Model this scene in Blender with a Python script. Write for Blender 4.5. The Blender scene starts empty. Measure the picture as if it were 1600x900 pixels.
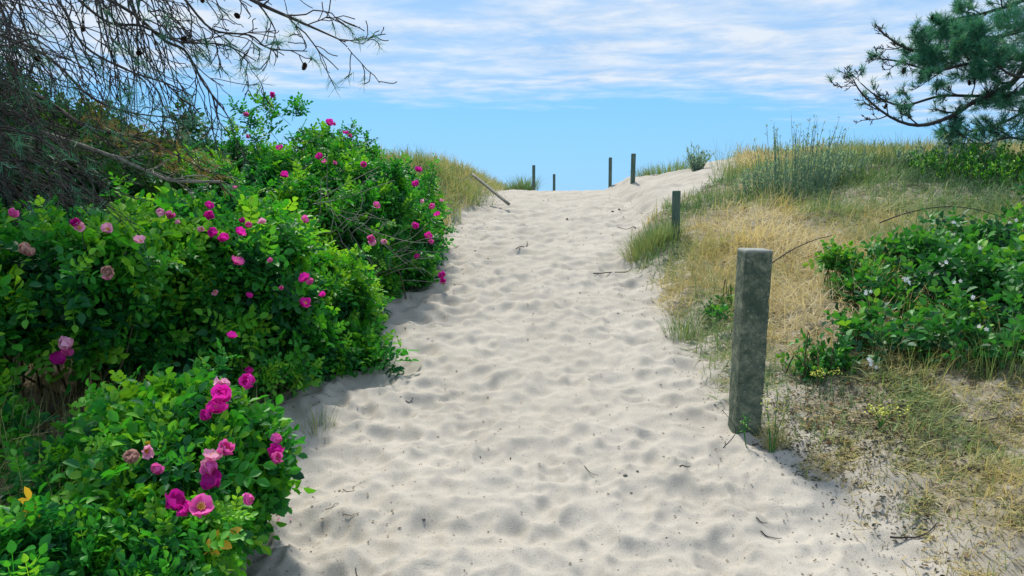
import bpy, math, random
import numpy as np
from mathutils import Vector, Matrix
random.seed(7); RNG = np.random.default_rng(11)
R = math.radians
S = bpy.context.scene
C = S.collection

# ------------------------------------------------------------------ camera
EYE = 1.6; PITCH = R(6.5); F = 1186.0
cd = bpy.data.cameras.new('camera'); cam = bpy.data.objects.new('camera', cd); C.objects.link(cam)
cam.location = (0, 0, EYE); cam.rotation_euler = (R(90) - PITCH, 0, 0)
cd.sensor_width = 36; cd.lens = 36 * F / 1600; cd.clip_start = .05; cd.clip_end = 20000
S.camera = cam

# ------------------------------------------------------------------ light
SUN_EL = 55; SUN_AZ = -15          # degrees; azimuth measured from +Y towards +X
sd = bpy.data.lights.new('sun', 'SUN'); sun = bpy.data.objects.new('sun', sd); C.objects.link(sun)
sd.energy = 4.6; sd.angle = R(8); sd.color = (1, .95, .86)
_d = Vector((math.sin(R(SUN_AZ)) * math.cos(R(SUN_EL)), math.cos(R(SUN_AZ)) * math.cos(R(SUN_EL)), math.sin(R(SUN_EL))))
sun.rotation_euler = _d.to_track_quat('Z', 'Y').to_euler()
sun.location = (-10, 10, 20)

W = bpy.data.worlds.new("World"); S.world = W; W.use_nodes = True
nt = W.node_tree; N = nt.nodes; L = nt.links
bg = N['Background']; bg.inputs['Strength'].default_value = .15
sky = N.new('ShaderNodeTexSky'); sky.sky_type = 'NISHITA'; sky.sun_disc = False
sky.sun_elevation = R(SUN_EL); sky.sun_rotation = R(SUN_AZ); sky.air_density = 1.3; sky.dust_density = .3; sky.ozone_density = 3.0
def wn(t, **k):
    n = N.new(t)
    for a, b in k.items(): setattr(n, a, b)
    return n
def wmath(op, a, b=None, c=None, clamp=False):
    n = wn('ShaderNodeMath', operation=op); n.use_clamp = clamp
    for i, v in enumerate((a, b, c)):
        if v is None: continue
        if isinstance(v, (int, float)): n.inputs[i].default_value = v
        else: L.new(v, n.inputs[i])
    return n.outputs[0]
tc = wn('ShaderNodeTexCoord'); sep = wn('ShaderNodeSeparateXYZ'); L.new(tc.outputs['Generated'], sep.inputs[0])
zc = wmath('MAXIMUM', sep.outputs[2], .03)
ux = wmath('DIVIDE', sep.outputs[0], zc); uy = wmath('DIVIDE', sep.outputs[1], zc)
cmb = wn('ShaderNodeCombineXYZ'); L.new(ux, cmb.inputs[0]); L.new(uy, cmb.inputs[1])
def wnoise(scale, detail, rough, loc=(0, 0, 0), sx=1., sy=1., dist=0.):
    m = wn('ShaderNodeMapping'); m.inputs['Location'].default_value = loc; m.inputs['Scale'].default_value = (sx, sy, 1)
    L.new(cmb.outputs[0], m.inputs[0])
    n = wn('ShaderNodeTexNoise'); n.inputs['Scale'].default_value = scale; n.inputs['Detail'].default_value = detail
    n.inputs['Roughness'].default_value = rough; n.inputs['Distortion'].default_value = dist; L.new(m.outputs[0], n.inputs['Vector'])
    return n.outputs[0]
def wn_ramp(src):
    r = N.new('ShaderNodeValToRGB'); L.new(src, r.inputs[0]); e = r.color_ramp.elements
    e[0].position = .36; e[0].color = (2.75, 3.6, 4.75, 1); e[1].position = .62; e[1].color = (4.25, 4.7, 5.3, 1); return r.outputs[0]
n1 = wnoise(.60, 8, .58, (3.1, 7.3, 0), .9, .9, .5)
n2 = wnoise(2.3, 8, .60, (13.1, 1.3, 0), .8, .85, .25)
n3 = wnoise(.35, 3, .5, (5.1, 2.3, 0))
# the deck ends along a slanting edge above the horizon
edge = wmath('ADD', wmath('MULTIPLY', ux, .30), 8.3)
edge = wmath('ADD', edge, wmath('MULTIPLY', wmath('SUBTRACT', n3, .5), 5.0))
edge = wmath('ADD', edge, wmath('MULTIPLY', wmath('SUBTRACT', n2, .5), 2.6))
deck = wmath('MULTIPLY', wmath('SUBTRACT', edge, uy), .45, clamp=True)
tex = wmath('ADD', wmath('MULTIPLY', n1, .55), wmath('MULTIPLY', n2, .62))
tex = wmath('MULTIPLY', wmath('SUBTRACT', tex, .46), 4.2, clamp=True)
cloud = wmath('MULTIPLY', deck, tex)
cloud = wmath('ADD', wmath('MULTIPLY', cloud, .46), wmath('MULTIPLY', deck, .54), clamp=True)
mul = wn('ShaderNodeMix', data_type='RGBA', blend_type='MULTIPLY'); mul.inputs[0].default_value = 1
L.new(sky.outputs[0], mul.inputs[6]); mul.inputs[7].default_value = (.80, 1.02, 1.06, 1)
low = wn('ShaderNodeMix', data_type='RGBA')        # even, deep blue of the clear band
L.new(mul.outputs[2], low.inputs[6]); low.inputs[7].default_value = (.98, 2.9, 5.75, 1); low.inputs[0].default_value = .86
hz = wmath('MULTIPLY', wmath('SUBTRACT', 1, wmath('DIVIDE', sep.outputs[2], .13), clamp=True), .45)
pale = wn('ShaderNodeMix', data_type='RGBA'); L.new(hz, pale.inputs[0]); L.new(low.outputs[2], pale.inputs[6]); pale.inputs[7].default_value = (2.1, 3.95, 5.6, 1)
cm = wn('ShaderNodeMix', data_type='RGBA'); L.new(cloud, cm.inputs[0]); L.new(pale.outputs[2], cm.inputs[6])
L.new(wn_ramp(n2), cm.inputs[7])
L.new(cm.outputs[2], bg.inputs[0])

S.view_settings.view_transform = 'Standard'; S.view_settings.look = 'None'
S.view_settings.exposure = 0.30; S.view_settings.gamma = 1; S.view_settings.use_curve_mapping = False
S.render.engine = 'CYCLES'

# ------------------------------------------------------------------ helpers
def ray(px, py):
    cx = (px - 800) / F; cy = (450 - py) / F
    return np.array([cx, math.cos(PITCH) + cy * math.sin(PITCH), -math.sin(PITCH) + cy * math.cos(PITCH)])
def P(px, py, d):
    """point seen at (px, py) of the photograph at y-distance d"""
    r = ray(px, py); return np.array([0, 0, EYE]) + r * (d / r[1])
def hsh(i, j, s):
    i = i.astype(np.int64); j = j.astype(np.int64)
    n = (i * 374761393 + j * 668265263 + s * 1274126177) & 0xffffffff
    n = ((n ^ (n >> 13)) * 1274126177) & 0xffffffff
    n = ((n ^ (n >> 16)) * 2246822519) & 0xffffffff
    return ((n ^ (n >> 15)) & 0xffffff) / float(0xffffff)
def vnoise(x, y, s=0):
    x = np.asarray(x, float); y = np.asarray(y, float)
    i = np.floor(x); j = np.floor(y); u = x - i; v = y - j
    u = u * u * (3 - 2 * u); v = v * v * (3 - 2 * v)
    return (hsh(i, j, s) * (1 - u) + hsh(i + 1, j, s) * u) * (1 - v) + (hsh(i, j + 1, s) * (1 - u) + hsh(i + 1, j + 1, s) * u) * v
def fbm(x, y, s=0, o=4):
    t = 0; a = .5; f = 1
    for k in range(o): t = t + a * (vnoise(np.asarray(x) * f, np.asarray(y) * f, s + k) - .5); a *= .5; f *= 2.03
    return t * 2
def sst(t): t = np.clip(t, 0, 1); return t * t * (3 - 2 * t)

def mesh(name, v, f, mats, parent=None, attrs=None, smooth=False, matidx=None):
    v = np.asarray(v, np.float32).reshape(-1, 3); f = np.asarray(f, np.int32)
    if parent is not None: v = v - np.array(world_loc(parent), np.float32)
    me = bpy.data.meshes.new(name); k = f.shape[1]
    me.vertices.add(len(v)); me.vertices.foreach_set('co', v.ravel())
    me.loops.add(f.size); me.loops.foreach_set('vertex_index', f.ravel())
    me.polygons.add(len(f)); me.polygons.foreach_set('loop_start', np.arange(len(f), dtype=np.int32) * k)
    me.polygons.foreach_set('loop_total', np.full(len(f), k, np.int32))
    if smooth: me.polygons.foreach_set('use_smooth', np.ones(len(f), bool))
    for m in (mats if isinstance(mats, (list, tuple)) else [mats]): me.materials.append(m)
    if matidx is not None: me.polygons.foreach_set('material_index', np.asarray(matidx, np.int32))
    for an, a in (attrs or {}).items():
        at = me.attributes.new(an, 'FLOAT', 'POINT'); at.data.foreach_set('value', np.asarray(a, np.float32))
    me.update(calc_edges=True)
    o = bpy.data.objects.new(name, me); C.objects.link(o)
    if parent is not None: o.parent = parent
    return o
def world_loc(o):
    l = Vector(o.location)
    while o.parent: o = o.parent; l += o.location
    return l
def tag(o, label=None, cat=None, group=None, kind=None):
    if label: o['label'] = label
    if cat: o['category'] = cat
    if group: o['group'] = group
    if kind: o['kind'] = kind
    return o
def thing(name, loc, label, cat, group=None):
    o = bpy.data.objects.new(name, None); C.objects.link(o); o.location = Vector([float(a) for a in loc])
    o.empty_display_size = .1
    return tag(o, label, cat, group)
def bake(tv, tf, M, T, ta=None, ia=None):
    """instances of a template: tv (n,3), tf (k,4), M (m,3,3), T (m,3) -> verts, faces, tint"""
    m = len(T); n = len(tv)
    v = np.einsum('mij,nj->mni', M, tv) + T[:, None, :]
    f = tf[None] + (np.arange(m) * n)[:, None, None]
    a = np.zeros((m, n))
    if ta is not None: a = a + ta[None]
    if ia is not None: a = a + ia[:, None]
    return v.reshape(-1, 3), f.reshape(-1, tf.shape[1]), a.ravel()
def join(parts):
    vs, fs, as_, o = [], [], [], 0
    for v, f, a in parts:
        if len(v) == 0: continue
        vs.append(v); fs.append(f + o); as_.append(a); o += len(v)
    return np.concatenate(vs), np.concatenate(fs), np.concatenate(as_)
def frames(axis, roll=None):
    """matrices whose +Y column is axis"""
    axis = axis / np.linalg.norm(axis, axis=1, keepdims=True); m = len(axis)
    ref = np.tile(np.array([0, 0, 1.]), (m, 1)); ref[np.abs(axis[:, 2]) > .95] = (1, 0, 0)
    x = np.cross(axis, ref); x /= np.linalg.norm(x, axis=1, keepdims=True)
    z = np.cross(x, axis)
    if roll is not None:
        c, s = np.cos(roll)[:, None], np.sin(roll)[:, None]; x, z = x * c + z * s, z * c - x * s
    return np.stack([x, axis, z], axis=2)

class Tubes:
    def __init__(s): s.p = []
    def add(s, pts, rad, sides=5, tint=.5):
        pts = np.asarray(pts, float); n = len(pts); rad = np.broadcast_to(np.asarray(rad, float), (n,)) if np.ndim(rad) == 0 else np.asarray(rad)
        t = np.gradient(pts, axis=0); t /= np.linalg.norm(t, axis=1, keepdims=True) + 1e-9
        a0 = np.array([0, 0, 1.]) if abs(t[0, 2]) < .9 else np.array([1., 0, 0])
        x = np.cross(t, a0); x /= np.linalg.norm(x, axis=1, keepdims=True) + 1e-9; z = np.cross(x, t)
        an = np.arange(sides) * 2 * math.pi / sides
        v = pts[:, None] + rad[:, None, None] * (x[:, None] * np.cos(an)[None, :, None] + z[:, None] * np.sin(an)[None, :, None])
        v = v.reshape(-1, 3); f = []
        for i in range(n - 1):
            for k in range(sides):
                f.append((i * sides + k, i * sides + (k + 1) % sides, (i + 1) * sides + (k + 1) % sides, (i + 1) * sides + k))
        if sides == 4: f.append(((n - 1) * 4, (n - 1) * 4 + 1, (n - 1) * 4 + 2, (n - 1) * 4 + 3))
        s.p.append((v, np.array(f), np.full(len(v), tint)))
    def build(s, name, mat, parent=None):
        v, f, a = join(s.p); return mesh(name, v, f, mat, parent, {'tint': a}, True)
def smooth_path(pts, n=14):
    pts = np.asarray(pts, float); t = np.linspace(0, len(pts) - 1, n); out = []
    for u in t:
        i = min(int(u), len(pts) - 2); w = u - i
        p0 = pts[max(i - 1, 0)]; p1 = pts[i]; p2 = pts[i + 1]; p3 = pts[min(i + 2, len(pts) - 1)]
        out.append(.5 * (2 * p1 + (p2 - p0) * w + (2 * p0 - 5 * p1 + 4 * p2 - p3) * w * w + (3 * p1 - p0 - 3 * p2 + p3) * w ** 3))
    return np.array(out)

# ------------------------------------------------------------------ terrain
_Y = np.array([-40, -5, 0, 2, 3, 4.3, 5, 6.5, 9.5, 12, 14, 15.5, 17, 19, 23, 32, 45, 60, 400])
_Z = np.array([-.3, -.1, 0, .04, .1, .29, .40, .64, 1.12, 1.5, 1.72, 1.83, 1.80, 1.5, .6, -1.0, -2.2, -3.6, -6])
_lx = (np.array([-40, 1, 3, 4.4, 5.2, 6.5, 8, 9, 11, 13, 15.5, 18, 60]), np.array([-1.2, -1.2, -1.27, -1.42, -1.22, -1.08, -.86, -.86, -.70, -.45, -.15, 0, 0]))
_rx = (np.array([-40, 1, 3, 4.2, 6.5, 8, 9.5, 11, 13, 15.5, 18, 60]), np.array([1.75, 1.72, 1.58, 1.32, 1.27, 1.27, 1.40, 1.75, 1.9, 1.9, 2.0, 2.0]))
def _pz(y):
    return (np.interp(y - .5, _Y, _Z) + 2 * np.interp(y, _Y, _Z) + np.interp(y + .5, _Y, _Z)) / 4
def XL(y): return (np.interp(y - .4, *_lx) + np.interp(y, *_lx) + np.interp(y + .4, *_lx)) / 3
def XR(y): return (np.interp(y - .4, *_rx) + np.interp(y, *_rx) + np.interp(y + .4, *_rx)) / 3
_fr = random.Random(77); FEET = []
for _i in range(280):
    _y = 2.0 * 5.5 ** _fr.random(); FEET.append((_fr.uniform(float(XL(_y)) + .15, float(XR(_y)) - .15), _y, _fr.gauss(math.pi / 2, .35), _fr.uniform(.7, 1.15), _fr.uniform(.45, 1.)))
def feet(x, y):
    z = np.zeros_like(x)
    for fx, fy, fa, fs, fd in FEET:
        if x.ndim == 2:
            r0, r1 = np.searchsorted(y[:, 0], fy - .32), np.searchsorted(y[:, 0], fy + .32); xs, yv = x[r0:r1], y[r0:r1]
            if r1 <= r0: continue
            c0 = max(0, int(np.argmax(xs[-1] > fx - .4)) - 40); c1 = int(np.argmax(xs[0] > fx + .4)) + 40; sl = (slice(r0, r1), slice(c0, c1)); xs, yv = x[sl], y[sl]
        else: sl = Ellipsis; xs, yv = x, y
        dx, dy = xs - fx, yv - fy; a_ = dx * math.cos(fa) + dy * math.sin(fa); b_ = -dx * math.sin(fa) + dy * math.cos(fa)
        wd = .074 * (1 + .25 * np.sin(a_ * 14 + 1)); q = np.sqrt((a_ / .145) ** 2 + (b_ / wd) ** 2) / fs
        z[sl] += fd * (-.015 * (1 - sst((q - .45) / .65)) * (1 + .3 * np.tanh(a_ * 10)) + .010 * np.exp(-((q - 1.25) / .28) ** 2))
    return z
def H(x, y, fine=False):
    x = np.asarray(x, float); y = np.asarray(y, float)
    z = _pz(y)
    tl = XL(y) - x + .12 * fbm(x * 2, y * 2, 5); tr = x - XR(y) + .15 * fbm(x * 2, y * 2, 9)
    RL = np.interp(y, [-5, 2, 5, 8, 10, 12, 14, 16, 19, 30], [.1, .12, .2, .35, .5, .62, .42, .22, .2, .3])
    RRn = np.interp(y, [-5, 2, 4, 6, 9, 11, 15, 17, 20, 30], [.25, .28, .36, .45, .60, .64, .62, .5, .2, .3])
    z = z + RL * (sst(tl / .9)) + .035 * np.clip(tl, 0, 8)
    z = z + RRn * (.32 * sst(tr / .45) + .68 * sst(tr / 3.4)) + .03 * np.clip(tr, 0, 8)
    veg = np.clip(np.maximum(tl, tr) / .4, 0, 1)
    z = z + veg * (.11 * fbm(x * 1.3, y * 1.3, 21) + .03 * fbm(x * 5, y * 5, 31))
    z = z + .05 * fbm(x * .8, y * .8, 41) * (1 - veg)
    far = sst((np.abs(x) - 10) / 25); z = z + far * 1.2 * (fbm(x * .06, y * .06, 51))
    if fine:
        amt = 1 - .85 * sst(np.maximum(tl, tr) / .55)
        # the trodden sand: soft bowls that meet in crests
        wx = x + .11 * fbm(x * 4, y * 4, 61, 3); wy = y + .11 * fbm(x * 4, y * 4, 71, 3)
        def bowls(cx, cy, s, k):
            gx = wx / cx; gy = wy / cy; i0 = np.floor(gx); j0 = np.floor(gy); acc = 0
            for di in (-1, 0, 1):
                for dj in (-1, 0, 1):
                    i = i0 + di; j = j0 + dj
                    px_ = i + .1 + .8 * hsh(i, j, s); py_ = j + .1 + .8 * hsh(i, j, s + 1)
                    off = .45 * hsh(i, j, s + 2)
                    acc = acc + np.exp(-k * ((gx - px_) ** 2 + (gy - py_) ** 2 + off))
            return -np.log(acc + 1e-12) / k
        h = .108 * (bowls(.25, .27, 101, 55) - .4) + .042 * (bowls(.11, .12, 131, 40) - .4)
        h = h * (.6 + .8 * vnoise(x * 1.1, y * 1.1, 77)) + .008 * fbm(x * 14, y * 14, 87, 3)
        if x.ndim: h = h + feet(x, y)
        h = h + .0035 * fbm(x * 38, y * 38, 93, 2)
        z = z + h * amt + (1 - amt) * .015 * fbm(x * 12, y * 12, 97, 3)
    return z
def Hs(x, y): return float(H(x, y))
def G(px, py, d0=2.0, d1=40):
    """where the view ray of a pixel meets the ground"""
    r = ray(px, py); ds = np.linspace(d0, d1, 2000); p = np.array([0, 0, EYE])[None] + r[None] * (ds / r[1])[:, None]
    b = np.nonzero(p[:, 2] < H(p[:, 0], p[:, 1]))[0]
    q = p[b[0]] if len(b) else p[-1]
    return np.array([q[0], q[1], Hs(q[0], q[1])])

# ------------------------------------------------------------------ materials
def mat(name, rough=.8, spec=.3):
    m = bpy.data.materials.new(name); m.use_nodes = True; b = m.node_tree.nodes['Principled BSDF']
    b.inputs['Roughness'].default_value = rough; b.inputs['Specular IOR Level'].default_value = spec
    return m, m.node_tree, b
def ramp(t, stops, src):
    r = t.nodes.new('ShaderNodeValToRGB'); e = r.color_ramp.elements
    while len(e) < len(stops): e.new(.5)
    for i, (p, c) in enumerate(stops): e[i].position = p; e[i].color = (*c, 1)
    t.links.new(src, r.inputs[0]); return r.outputs[0]
def attr(t, n='tint'):
    a = t.nodes.new('ShaderNodeAttribute'); a.attribute_name = n; return a.outputs['Fac']
def noise(t, scale, detail=4, rough=.55, vec=None, dist=0):
    n = t.nodes.new('ShaderNodeTexNoise'); n.inputs['Scale'].default_value = scale; n.inputs['Detail'].default_value = detail
    n.inputs['Roughness'].default_value = rough; n.inputs['Distortion'].default_value = dist
    if vec is None:
        g = t.nodes.new('ShaderNodeNewGeometry'); vec = g.outputs['Position']
    t.links.new(vec, n.inputs['Vector']); return n.outputs[0]
def mix(t, fac, a, b, mode='MIX'):
    n = t.nodes.new('ShaderNodeMix'); n.data_type = 'RGBA'; n.blend_type = mode
    for i, v in ((0, fac), (6, a), (7, b)):
        if isinstance(v, (int, float)): n.inputs[i].default_value = v
        elif isinstance(v, tuple): n.inputs[i].default_value = (*v, 1)
        else: t.links.new(v, n.inputs[i])
    return n.outputs[2]
def bump(t, b, h, strength, dist):
    n = t.nodes.new('ShaderNodeBump'); n.inputs['Strength'].default_value = strength; n.inputs['Distance'].default_value = dist
    t.links.new(h, n.inputs['Height']); t.links.new(n.outputs[0], b.inputs['Normal'])
def leafmat(name, stops, rough=.42, spec=.45, trans=.35, tmul=(1.25, 1.15, .6)):
    m, t, b = mat(name, rough, spec); c = ramp(t, stops, attr(t)); t.links.new(c, b.inputs['Base Color'])
    tr = t.nodes.new('ShaderNodeBsdfTranslucent'); t.links.new(mix(t, 1., c, tmul, 'MULTIPLY'), tr.inputs[0])
    mx = t.nodes.new('ShaderNodeMixShader'); mx.inputs[0].default_value = trans
    t.links.new(b.outputs[0], mx.inputs[1]); t.links.new(tr.outputs[0], mx.inputs[2])
    t.links.new(mx.outputs[0], t.nodes['Material Output'].inputs[0]); return m
def sandmat(name, ground=False):
    m, t, b = mat(name, .95, .15)
    base = ramp(t, [(.3, (.365, .335, .285)), (.7, (.435, .40, .345))], noise(t, 1.7, 5))
    grain = ramp(t, [(.30, (.62, .60, .58)), (.55, (1, 1, 1))], noise(t, 260, 2, .6))
    c = mix(t, .8, base, grain, 'MULTIPLY')
    speck = ramp(t, [(.70, (1, 1, 1)), (.76, (.35, .30, .25))], noise(t, 75, 1, .5))
    c = mix(t, .55, c, speck, 'MULTIPLY')
    if ground:
        soil = ramp(t, [(.35, (.10, .085, .055)), (.65, (.24, .20, .13))], noise(t, 14, 5, .65))
        n = t.nodes.new('ShaderNodeMath'); n.operation = 'MULTIPLY_ADD'; n.use_clamp = True
        t.links.new(ramp(t, [(.42, (0, 0, 0)), (.58, (1, 1, 1))], noise(t, 5, 6, .7)), n.inputs[0])
        n.inputs[1].default_value = .45
        s2 = t.nodes.new('ShaderNodeMath'); s2.operation = 'MULTIPLY'; t.links.new(attr(t, 'veg'), s2.inputs[0]); s2.inputs[1].default_value = .55
        t.links.new(s2.outputs[0], n.inputs[2])
        f = t.nodes.new('ShaderNodeMath'); f.operation = 'MULTIPLY'; t.links.new(n.outputs[0], f.inputs[0]); t.links.new(attr(t, 'veg'), f.inputs[1])
        c = mix(t, f.outputs[0], c, soil)
    t.links.new(c, b.inputs['Base Color']); bump(t, b, noise(t, 120, 4, .7), .55, .006)
    return m
M_sand = sandmat('sand'); M_ground = sandmat('dune_ground', True)
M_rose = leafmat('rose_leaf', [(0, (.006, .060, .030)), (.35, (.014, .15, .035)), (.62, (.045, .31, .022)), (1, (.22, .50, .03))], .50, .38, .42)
M_rose_yellow = leafmat('rose_leaf_yellow', [(0, (.45, .38, .03)), (1, (.7, .42, .04))])
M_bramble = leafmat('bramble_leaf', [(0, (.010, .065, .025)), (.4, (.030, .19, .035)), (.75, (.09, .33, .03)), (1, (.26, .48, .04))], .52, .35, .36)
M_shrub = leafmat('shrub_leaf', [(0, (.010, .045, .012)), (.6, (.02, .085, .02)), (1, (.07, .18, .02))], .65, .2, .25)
M_fleck = leafmat('dark_moss_fleck', [(0, (.06, .075, .065)), (1, (.22, .20, .14))], .9, .1, .1)
M_grass = leafmat('grass_blade', [(0, (.05, .12, .05)), (.3, (.14, .25, .08)), (.5, (.24, .30, .11)), (.65, (.40, .36, .15)), (.85, (.54, .44, .20)), (1, (.60, .52, .31))], .6, .25, .35, (1.1, 1.05, .8))
M_dryl = leafmat('dead_leaf', [(0, (.035, .03, .022)), (.5, (.22, .15, .08)), (1, (.48, .38, .25))], .7, .2, .15, (1, .9, .7))
M_bluegreen = leafmat('blue_green_stalk', [(0, (.13, .26, .23)), (1, (.30, .42, .32))], .6, .2, .45)
M_needle = leafmat('pine_needle', [(0, (.022, .10, .075)), (.6, (.06, .26, .17)), (.85, (.12, .30, .14)), (1, (.30, .19, .09))], .45, .3, .3)
def barkmat(name, a, b_):
    m, t, b = mat(name, .85, .2)
    c = ramp(t, [(.3, a), (.7, b_)], noise(t, 30, 5, .7)); t.links.new(c, b.inputs['Base Color']); bump(t, b, noise(t, 80, 4, .7), .5, .01); return m
M_bark = barkmat('pine_bark', (.018, .018, .018), (.075, .068, .060))
M_grey = barkmat('grey_dead_wood', (.10, .10, .085), (.30, .29, .24))
M_stem = barkmat('rose_stem', (.035, .045, .02), (.12, .10, .05))
M_cone = barkmat('cone_scale', (.02, .014, .010), (.07, .045, .03))
def petalmat(name, a, b_, tr=.35):
    m, t, b = mat(name, .55, .25)
    c = ramp(t, [(0, b_), (.55, a), (1, a)], attr(t)); t.links.new(c, b.inputs['Base Color'])
    q = t.nodes.new('ShaderNodeBsdfTranslucent'); t.links.new(c, q.inputs[0]); mx = t.nodes.new('ShaderNodeMixShader'); mx.inputs[0].default_value = tr
    t.links.new(b.outputs[0], mx.inputs[1]); t.links.new(q.outputs[0], mx.inputs[2]); t.links.new(mx.outputs[0], t.nodes['Material Output'].inputs[0]); return m
M_pet = [petalmat('petal_magenta', (.78, .025, .45), (.60, .010, .30)), petalmat('petal_pink', (.78, .13, .46), (.62, .03, .30)),
         petalmat('petal_pale', (.85, .42, .60), (.70, .15, .40)), petalmat('petal_wilted', (.50, .30, .26), (.38, .12, .16)),
         petalmat('petal_purple', (.50, .012, .28), (.36, .01, .2))]
M_white = petalmat('petal_white', (.82, .82, .78), (.7, .72, .6), .2)
M_yellow = petalmat('stamen_yellow', (.75, .55, .06), (.6, .4, .04), .1)
M_ypale = petalmat('blossom_yellow_green', (.60, .62, .10), (.45, .5, .08), .2)
# weathered wood of the posts
def woodmat():
    m, t, b = mat('green_stained_wood', .8, .25)
    tcn = t.nodes.new('ShaderNodeTexCoord'); mp = t.nodes.new('ShaderNodeMapping'); mp.inputs['Scale'].default_value = (1, 1, .08); t.links.new(tcn.outputs['Object'], mp.inputs[0])
    g = noise(t, 60, 6, .65, mp.outputs[0], .4)
    c = ramp(t, [(.3, (.035, .07, .055)), (.55, (.09, .14, .105)), (.8, (.20, .23, .17))], g)
    c = mix(t, ramp(t, [(.5, (0, 0, 0)), (.68, (.6, .6, .6))], noise(t, 6, 4)), c, (.05, .12, .09))
    t.links.new(c, b.inputs['Base Color']); bump(t, b, g, .6, .008); return m
M_wood = woodmat()
BOL_H = 0.
def concmat():
    global BOL_H
    q = P(1167, 655, 4.22); BOL_H = q[2] + .95 - Hs(q[0], q[1] + .08) + .02
    m, t, b = mat('mossy_concrete', .9, .2)
    tcn = t.nodes.new('ShaderNodeTexCoord'); v = tcn.outputs['Object']
    c = ramp(t, [(.34, (.055, .085, .068)), (.5, (.14, .17, .12)), (.66, (.30, .32, .22))], noise(t, 16, 8, .75, v))
    c = mix(t, ramp(t, [(.46, (0, 0, 0)), (.62, (.75, .75, .75))], noise(t, 7, 6, .75, v, .4)), c, (.045, .08, .055))
    c = mix(t, ramp(t, [(.60, (0, 0, 0)), (.66, (.6, .6, .6))], noise(t, 60, 3, .6, v)), c, (.30, .33, .26))
    c = mix(t, ramp(t, [(.60, (0, 0, 0)), (.68, (.8, .8, .8))], noise(t, 42, 4, .6, v)), c, (.05, .065, .055))
    sp = t.nodes.new('ShaderNodeSeparateXYZ'); t.links.new(v, sp.inputs[0])
    zt = t.nodes.new('ShaderNodeMapRange'); t.links.new(sp.outputs[2], zt.inputs[0]); zt.inputs[1].default_value = BOL_H - .022; zt.inputs[2].default_value = BOL_H - .004; c = mix(t, zt.outputs[0], c, (.34, .35, .31))  # sunlit top painted in: colour turns paler at the uppermost edge
    t.links.new(c, b.inputs['Base Color']); bump(t, b, noise(t, 45, 6, .75, v), 1., .02); return m
M_conc = concmat()
m, t, b = mat('sea_water', .12, .5); b.inputs['Base Color'].default_value = (.02, .10, .15, 1); bump(t, b, noise(t, .8, 4), .4, .2); M_sea = m
m, t, b = mat('pebble', .7, .3); t.links.new(ramp(t, [(.3, (.05, .05, .045)), (.7, (.18, .17, .15))], noise(t, 60)), b.inputs['Base Color']); M_peb = m

# ------------------------------------------------------------------ ground sheet
ys = [-30, -15, -8, -4, -2, -1, -.3, .3, .8, 1.2]; y = 1.5
while y < 19: ys.append(y); y += .0042 * y + .001
while y < 40: ys.append(y); y += .5
ys += [45, 52, 60, 80, 120, 200, 400]; ys = np.array(ys)
us = np.arange(-.86, .86, .0031); us = np.concatenate([[-30, -16, -9, -5, -3, -2, -1.5, -1.2, -1.0, -.93], us, [.88, .93, 1.0, 1.2, 1.5, 2, 3, 5, 9, 16, 30]])
Yg, Ug = np.meshgrid(ys, us, indexing='ij'); Xg = Ug * (np.clip(Yg, 1.5, 40) + 1.2)
Zg = H(Xg, Yg, True)
nv = Yg.shape; V = np.stack([Xg, Yg, Zg], -1).reshape(-1, 3)
ii, jj = np.meshgrid(np.arange(nv[0] - 1), np.arange(nv[1] - 1), indexing='ij'); a = (ii * nv[1] + jj)
FQ = np.stack([a, a + 1, a + nv[1] + 1, a + nv[1]], -1).reshape(-1, 4)
cx = V[FQ].mean(1); wob = .10 * fbm(cx[:, 0] * 3, cx[:, 1] * 3, 15)
onpath = (cx[:, 0] > XL(cx[:, 1]) - .04 + wob) & (cx[:, 0] < XR(cx[:, 1]) + .06 + wob) & (cx[:, 1] < 24) & (cx[:, 1] > -20)
def sandy(x, y):
    """open sand right of the path towards the crest"""
    lim = np.interp(y, [9.6, 10.5, 11.5, 13, 15, 18, 22], [0, .45, 1.15, 1.9, 2.5, 3.2, 3.4])
    return (x - XR(y)) < lim + .35 * fbm(x * 1.2, y * 1.2, 141)
veg = np.clip((np.maximum(XL(V[:, 1]) - V[:, 0], V[:, 0] - XR(V[:, 1])) + .1 * fbm(V[:, 0] * 3, V[:, 1] * 3, 16)) / .5, 0, 1)
veg = np.where((V[:, 0] > 0) & sandy(V[:, 0], V[:, 1]), veg * .08, veg)
def sub(faces, nm, mt, attrs=None):
    u, inv = np.unique(faces, return_inverse=True)
    return mesh(nm, V[u], inv.reshape(-1, 4), mt, None, {k: q[u] for k, q in (attrs or {}).items()}, True)
tag(sub(FQ[onpath], 'sand_path', M_sand), kind='structure')
tag(sub(FQ[~onpath], 'ground', M_ground, {'veg': veg}), kind='structure')
sx = np.array([-4000, -600, -100, 0, 100, 600, 4000.]); sy = np.array([46, 120, 400, 1500, 9000.])
A, B = np.meshgrid(sy, sx, indexing='ij'); q = np.stack([B, A, np.full_like(A, -2.6)], -1).reshape(-1, 3)
ii, jj = np.meshgrid(np.arange(4), np.arange(6), indexing='ij'); a = ii * 7 + jj
tag(mesh('sea', q, np.stack([a, a + 1, a + 8, a + 7], -1).reshape(-1, 4), M_sea), kind='structure')

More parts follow.
